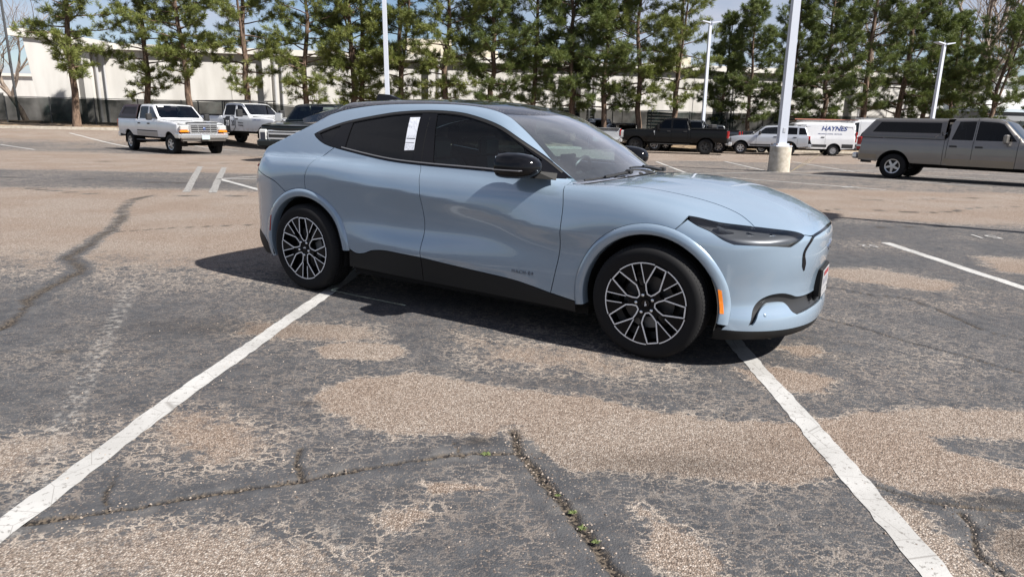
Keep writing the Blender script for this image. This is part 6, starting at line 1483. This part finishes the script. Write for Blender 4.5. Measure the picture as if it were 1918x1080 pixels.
# kerb and planting strip
def strip_mesh(name, pts, w0, w1, z0, z1, m, kind='structure', depth=.3):
    v = []; P = [Vector(p) for p in pts]; n = len(P)
    for i, p in enumerate(P):
        t_ = (P[min(i + 1, n - 1)] - P[max(i - 1, 0)]).normalized(); s_ = Vector((-t_.y, t_.x)); z = zg1(p.x, p.y)
        a, c = p + s_ * w0, p + s_ * w1; z1_ = z1 + (berm(p.x) if w1 > 1 else 0); v += [(a.x, a.y, z - .1), (a.x, a.y, z + z0), (c.x, c.y, z + z1_), (c.x, c.y, z - .1)]
    f = [(4 * i + k, 4 * i + 4 + k, 4 * i + 5 + k, 4 * i + 1 + k) for i in range(n - 1) for k in range(3)]
    o = mesh(name, v, f, m); o['kind'] = kind; return o
KL = [Vector(p) for p in [(-60, 40.5), (-45, 40.2), (-36, 40.3), (-28, 40.9), (-16, 42.6), (0, 45.0), (14, 48.0), (30, 51), (46, 55)]]; KL = [tuple(q) for q in crv(KL, 6)]
strip_mesh('kerb', KL, 0, .18, .14, .15, CONC)
SOIL, sk = new_mat('dry_mulch_soil', rough=.95); sp_ = sk.coord('Object'); sk.col(sk.mix(sk.mapr(sk.noise(sp_, 3.0, 6, .7), .35, .65), (.075, .048, .033), (.30, .22, .135))); sk.bump(sk.noise(sp_, 8, 6), .6, .08)
strip_mesh('planting_strip', KL, .17, 9.0, .13, .30, SOIL)
# ------------------------------------------------------------------ trees
def bark(name, c0, c1):
    m, k = new_mat(name, rough=.95); p = k.coord('Object'); k.col(k.mix(k.mapr(k.noise(k.vmul(p, (6, 6, 1.6)), 1.6, 6, .7), .35, .65), c0, c1)); k.bump(k.noise(k.vmul(p, (9, 9, 2)), 2, 5), .7, .04); return m
BARK = bark('pine_bark', (.055, .036, .026), (.17, .115, .082)); BARKG = bark('bare_tree_bark', (.13, .10, .08), (.27, .22, .18))
def leafmat(name, a, b_, c):
    m, k = new_mat(name, rough=.55, spec=.35); p = k.coord('Object'); n = k.noise(p, 1.3, 4, .6); n2 = k.noise(p, 7, 3, .6)
    col = k.mix(k.mapr(n, .3, .7), a, b_); col = k.mix(k.mapr(n2, .5, .75, 0, .7), col, c); k.col(col)
    tr = k.n('ShaderNodeBsdfTranslucent'); k.set(tr.inputs['Color'], k.mix(.5, col, (.12, .16, .02))); mx = k.n('ShaderNodeMixShader'); mx.inputs[0].default_value = .25
    out = [n_ for n_ in k.t.nodes if n_.type == 'OUTPUT_MATERIAL'][0]; k.t.links.new(k.b.outputs[0], mx.inputs[1]); k.t.links.new(tr.outputs[0], mx.inputs[2]); k.t.links.new(mx.outputs[0], out.inputs['Surface']); return m
NEEDLE = leafmat('pine_needles', (.115, .145, .040), (.185, .205, .055), (.28, .26, .078)); NEEDLE2 = leafmat('dark_pine_needles', (.075, .108, .036), (.125, .152, .045), (.20, .20, .062))
def tufts_mesh(name, C, D, L, m, parent, nb=12, wid=.022, seed=0):
    """needle bundles: C centres, D twig directions, L needle length per bundle"""
    r = np.random.default_rng(seed); n = len(C); k = n * nb
    c = np.repeat(C, nb, 0); d = np.repeat(D, nb, 0); l = np.repeat(L, nb) * r.uniform(.7, 1.15, k)
    q = r.normal(size=(k, 3)); q -= (q * d).sum(1)[:, None] * d; q /= np.linalg.norm(q, axis=1)[:, None]
    a = r.uniform(.25, 1.25, k)[:, None]; v = d * np.cos(a) + q * np.sin(a)
    st = c + d * (r.uniform(-.5, .25, k) * l)[:, None]
    s = np.cross(v, r.normal(size=(k, 3))); s /= np.maximum(np.linalg.norm(s, axis=1)[:, None], 1e-6)
    w = wid * r.uniform(.7, 1.3, k)[:, None]
    P0 = st - s * w * .4; P1 = st + s * w * .4; P2 = st + v * l[:, None] * .55 + s * w; P3 = st + v * l[:, None]; P4 = st + v * l[:, None] * .55 - s * w
    V = np.stack([P0, P1, P2, P3, P4], 1).reshape(-1, 3); b = np.arange(k)[:, None] * 5
    T = np.concatenate([b + np.array([[0, 1, 2]]), b + np.array([[0, 2, 4]]), b + np.array([[4, 2, 3]])])
    me_ = bpy.data.meshes.new(name); me_.vertices.add(len(V)); me_.vertices.foreach_set('co', V.astype(np.float32).ravel()); me_.loops.add(T.size); me_.loops.foreach_set('vertex_index', T.astype(np.int32).ravel())
    me_.polygons.add(len(T)); me_.polygons.foreach_set('loop_start', np.arange(0, T.size, 3, dtype=np.int32)); me_.polygons.foreach_set('loop_total', np.full(len(T), 3, dtype=np.int32)); me_.update(calc_edges=True); me_.materials.append(m)
    return link(bpy.data.objects.new(name, me_), parent)
def pine(seed, H=12.0, first=2.6, spread=2.9, nbr=54, lean=0.0, needle=None, fork=0.0, dens=1.0, taper=1.0):
    r = np.random.default_rng(seed); root = bpy.data.objects.new('pine_tree', None); COL.objects.link(root)
    tb = MB(); tp = []; x = y = 0.0
    for i in range(13):
        t = i / 12; tp.append(Vector((x + lean * H * t, y, H * t))); x += r.normal() * .09; y += r.normal() * .07
    rad = [.20 * (1 - .86 * (i / 12) ** 1.1) * (H / 12) + (.06 if i == 0 else 0) for i in range(13)]
    tb.tube(tp, rad, 9)
    def at(z):
        f = max(0, min(11.99, z / H * 12)); i = int(f); return tp[i].lerp(tp[i + 1], f - i), rad[i] * (1 - (f - i)) + rad[i + 1] * (f - i)
    if fork:
        fp = [at(fork)[0]]; d = Vector((r.choice([-1, 1]) * .30, r.normal() * .1, 1)).normalized()
        for i in range(7): fp.append(fp[-1] + (d + Vector((0, 0, .1 * i))).normalized() * (H - fork) / 8)
        tb.tube(fp, [.11 * (1 - .8 * i / 7) for i in range(8)], 7)
    lb = MB(); C = []; D = []; L = []
    for i in range(nbr):
        t = (i + r.random()) / nbr; z = first + (H - first) * (t ** .92); p, r0 = at(z)
        if fork and r.random() < .4 and z > fork + 1: k = min(6, int((z - fork) / (H - fork) * 8)); p = fp[k]; r0 = .05
        az = i * 2.399 + r.normal() * .5; rel = (z - first) / (H - first)
        env = (.55 + .75 * math.sin(min(1, rel * 1.5 + .16) * math.pi * .5)) * (1 - rel ** 2.4 * .86 * taper)
        ln = spread * env * r.uniform(.55, 1.12) * (1.0 if r.random() > .12 else .5)
        if rel < .12: ln *= .75
        el = .12 + .55 * rel + r.normal() * .12
        d = Vector((math.cos(az) * math.cos(el), math.sin(az) * math.cos(el), math.sin(el))); pts = [p.copy()]; n = 6
        for k in range(n):
            d = (d + Vector((r.normal() * .14, r.normal() * .14, .05 - (.10 if k < 3 else -.06) + r.normal() * .07))).normalized(); pts.append(pts[-1] + d * ln / n)
        lb.tube(pts, [max(.010, r0 * .36 * (1 - k / (n + .6))) for k in range(n + 1)], 5, cap=False)
        # sub-branches with needle bundles
        ns = int((5 + ln * 4.8) * dens)
        for k in range(ns):
            u = .30 + .70 * (k + r.random()) / ns; fi = u * n; ii_ = min(n - 1, int(fi)); q = pts[ii_].lerp(pts[ii_ + 1], fi - ii_); td = (pts[ii_ + 1] - pts[ii_]).normalized()
            sd = Vector((r.normal(), r.normal(), r.normal() * .55 + .28)).normalized(); sdir = (td * .75 + sd).normalized(); sl = (.26 + .50 * r.random()) * (1.15 - .45 * u) * min(1.0, ln * .6 + .3); e = q + sdir * sl
            if r.random() < .55: lb.tube([q, q + sdir * sl * .6, e], [.010, .007, .004], 3, cap=False)
            m_ = 3 + int(r.random() * 3)
            for j in range(m_):
                f = .35 + .75 * (j + r.random()) / m_; C.append(q + sdir * sl * f + Vector((r.normal(), r.normal(), r.normal())) * .05); dd = (sdir + Vector((r.normal() * .35, r.normal() * .35, .25 + r.normal() * .25))).normalized(); D.append(dd); L.append(.20 + .12 * r.random())
        C.append(pts[-1]); D.append(d); L.append(.24)
    tb.build('trunk', BARK, root, angle=60); lb.build('branches', BARK, root, smooth=True, fix=False)
    tufts_mesh('crown', np.array([tuple(v) for v in C]), np.array([tuple(v) for v in D]), np.array(L), needle or NEEDLE, root, nb=17, wid=.0105, seed=seed)
    return root
def bare_tree(seed, H, spread=.5, lean=(0, 0), thick=.019):
    r = np.random.default_rng(seed); root = bpy.data.objects.new('bare_tree', None); COL.objects.link(root); tb = MB(); bb = MB()
    def grow(p, d, ln, rad, lev):
        pts = [p]; n = 4
        for k in range(n): d = (d + Vector((r.normal(), r.normal(), r.normal())) * .12 + Vector((0, 0, .05))).normalized(); pts.append(pts[-1] + d * ln / n)
        (tb if lev == 0 else bb).tube(pts, [rad * (1 - .45 * k / n) for k in range(n + 1)], 7 if lev < 2 else 4, cap=False)
        if lev >= 5 or rad < .005: return
        for k in range(3 if lev else 5):
            q = pts[n - k % 3] if k < 3 else pts[2]; ax = Vector((r.normal(), r.normal(), r.normal() * .5)).normalized(); grow(q, (d + ax * (spread + .25 * r.random())).normalized(), ln * r.uniform(.62, .85), rad * r.uniform(.42, .6), lev + 1)
    grow(Vector((0, 0, 0)), Vector((lean[0], lean[1], 1)).normalized(), H * .36, H * thick, 0)
    tb.build('trunk', BARKG, root, angle=60); bb.build('branches', BARKG, root, smooth=True, fix=False); return root
protos = {'a': pine(11, 12.6, 2.7, 3.0, 66), 'b': pine(23, 13.2, 2.1, 2.5, 60), 'c': pine(37, 12.2, 1.8, 3.0, 72, needle=NEEDLE2, dens=1.15), 'd': pine(51, 13.0, 2.2, 2.7, 54, fork=4.0), 'e': pine(64, 11.0, 1.7, 2.7, 66, needle=NEEDLE2, dens=1.1), 'f': pine(79, 10.5, 1.5, 2.8, 58, lean=.16, needle=NEEDLE2, fork=2.2), 'g': pine(92, 12.8, 1.9, 2.6, 60, needle=NEEDLE2), 'h': pine(105, 12.0, 2.0, 2.6, 62)}
usedp = set()
def plant(kind, x, y, s, rz, label, lift=.12, sx=1.0):
    pr = protos[kind]
    o = pr if kind not in usedp else copy_tree(pr); usedp.add(kind)
    o.location = (x, y, zg1(x, y) + lift - .05); o.rotation_euler = (0, 0, rz); o.scale = (s * sx, s * sx, s); tag(o, label, 'pine tree', 'pines in a row along the fence'); return o
def pxy(px, d): return ((px - 959) / 1261.45 * (d * .9697 + .30))      # lateral position of a trunk seen at picture column px, d metres ahead
TREES = [('a', 139, 41.6, 1.0, 'sturdy pine by the kerb with bare trunk, the one nearest the white fin'), ('b', 272, 44.0, .92, 'pine rising behind the canopy of the white pickup'), ('a', 356, 43.0, .98, 'pine rising behind the cab roof of the white pickup'),
         ('d', 461, 44.2, 1.0, 'pine standing just behind the 20/20 fleet truck'), ('h', 566, 45.2, 1.05, 'pine rising behind the roof of the dark green-black pickup'), ('b', 654, 46.0, 1.02, 'slender pine of a close pair left of the fin aerial'), ('d', 672, 46.6, .98, 'second slender pine of the close pair left of the fin aerial'),
         ('d', 748, 46.4, 1.02, 'twin-stemmed pine beside the slim pole behind the roof fin'), ('h', 829, 45.5, 1.1, 'bushy pine over the rear half of the black car roof'), ('c', 912, 46.6, 1.08, 'dense pine over the middle of the black car roof'), ('g', 992, 47.0, 1.0, 'thin dark-stemmed pine over the front edge of the car roof'),
         ('c', 1063, 47.2, 1.12, 'broad dense pine above the blue car windscreen'), ('e', 1123, 47.4, 1.12, 'pine with low branches above the pale silver tailgate'), ('h', 1188, 47.8, 1.08, 'pine with reddish bare trunk left of the black lifted truck'), ('d', 1254, 48.4, 1.0, 'leaning-trunk pine above the black lifted truck cab'),
         ('e', 1393, 50.0, .86, 'shorter pine with curved limbs above the silver SUV bonnet'), ('e', 1340, 51.5, .80, 'low pine just right of the twin-headed pole'), ('c', 1462, 50.5, .82, 'pine hidden behind the thick square light pole'), ('c', 1530, 50.8, 1.0, 'dense pine right of the thick square light pole'), ('g', 1601, 52.0, 1.1, 'pine rising behind the lettered van roof'),
         ('g', 1656, 52.6, 1.12, 'dense pine rising behind the plain white van'), ('e', 1712, 53.5, 1.1, 'full dense pine left of the far twin-headed pole'), ('c', 1765, 55.0, .80, 'smaller pine partly behind the far twin-headed pole'), ('f', 1826, 50.0, .98, 'leaning forked pine over the pewter truck cab'), ('f', 1935, 54.0, .9, 'leaning pine crown at the end of the row past the trailer')]
for k, (kind, px_, d, s, lb_) in enumerate(TREES): plant(kind, pxy(px_, d), d, s, k * 1.7 if kind != 'f' else .2, lb_, lift=.15 + .6 * berm(pxy(px_, d)))
def place_bare(o, x, y, label, rz=0): o.location = (x, y, zg1(x, y) - .05); o.rotation_euler = (0, 0, rz); tag(o, label, 'bare tree', 'leafless trees beyond the building')
place_bare(bare_tree(3, 11, .55, (0, 0), .014), -43.5, 58, 'bare twiggy tree left of the tall white fin'); place_bare(bare_tree(5, 8, .6, (0, 0), .012), -39.8, 51.5, 'smaller bare tree close behind the gate return of the fence')
place_bare(bare_tree(8, 14, .5), -44.5, 63, 'tall bare tree behind the dark lamp post at the far left'); place_bare(bare_tree(17, 25, .45, (.25, 0)), 38.5, 63, 'large pale bare tree leaning over the far end of the pines'); place_bare(bare_tree(29, 16, .5, (-.1, 0)), 34, 66, 'bare tree half hidden behind the dense right-hand pines'); place_bare(bare_tree(31, 17, .5, (.2, 0)), 49, 68, 'bare tree with fine twigs at the far end of the lot')
# distant dark lamp post at the left
lp_ = thing('street_lamp', 'thin dark lamp post far behind the white fin', 'street lamp', (-40.2, 56, zg1(-40.2, 56)))
b = MB(); b.tube([(0, 0, 0), (0, 0, 10.6)], .09, 8); b.build('pole', POST, lp_); b = MB(); b.box((-.4, 0, 10.6), (1.0, .35, .14), bev=.03); b.build('lamp_head', POST, lp_)
# far backdrop: low trees and ridge line
RIDGE, rk = new_mat('distant_ridge', rough=1.0); rp_ = rk.coord('Object'); rk.col(rk.mix(rk.noise(rp_, .02, 6), (.14, .13, .10), (.22, .20, .16)))
v = []; n = 120
for i in range(n + 1):
    a = math.radians(-75 + 150 * i / n); hh = 3.5 + 2.5 * float(fbm(np.array([i * .13]), np.array([.5]), 1.0, 4, 77)[0]); v += [(380 * math.sin(a), 380 * math.cos(a), -3), (384 * math.sin(a), 384 * math.cos(a), hh), (460 * math.sin(a), 460 * math.cos(a), -3)]
mesh('hills', v, [(3 * i + k, 3 * i + 3 + k, 3 * i + 4 + k, 3 * i + 1 + k) for i in range(n) for k in range(2)], RIDGE, None, True)['kind'] = 'structure'
# small weeds in the pavement joints, dry weeds on the planting strip
WEED = mat('weed_leaf', (.075, .10, .025), .7)
for k, (x, y, s, lb_) in enumerate([(-.10, 2.715, 0.027, 'small green weed in the crack below the dark oil spot'), (.25, 2.27, 0.022, 'second largest green weed of four in the long pavement crack'), (.275, 2.17, 0.024, 'largest green weed of four in the long pavement crack'), (.315, 2.09, 0.019, 'small pale weed below the largest one in the long crack'), (.20, 2.39, 0.016, 'tiniest green weed in the long crack, nearest the oil spot')]):
    t = thing('weed', lb_, 'weed', (x, y, 0), k, 'weeds in the long pavement crack' if k else None)
    for j in range(9):
        a = j * 2.4; l = s * (.6 + .5 * rng.random()); b = MB(); d = Vector((math.cos(a), math.sin(a), .35 + .3 * rng.random())); q = Vector((-d.y, d.x, 0)).normalized() * l * .22
        b.add([(0, 0, .0), tuple(d * l * .5 + q), tuple(d * l - Vector((0, 0, l * .2))), tuple(d * l * .5 - q), tuple(d * l * .5 + Vector((0, 0, .004)))], [(0, 1, 4), (1, 2, 4), (2, 3, 4), (3, 0, 4)]); b.build('leaf', WEED, t)
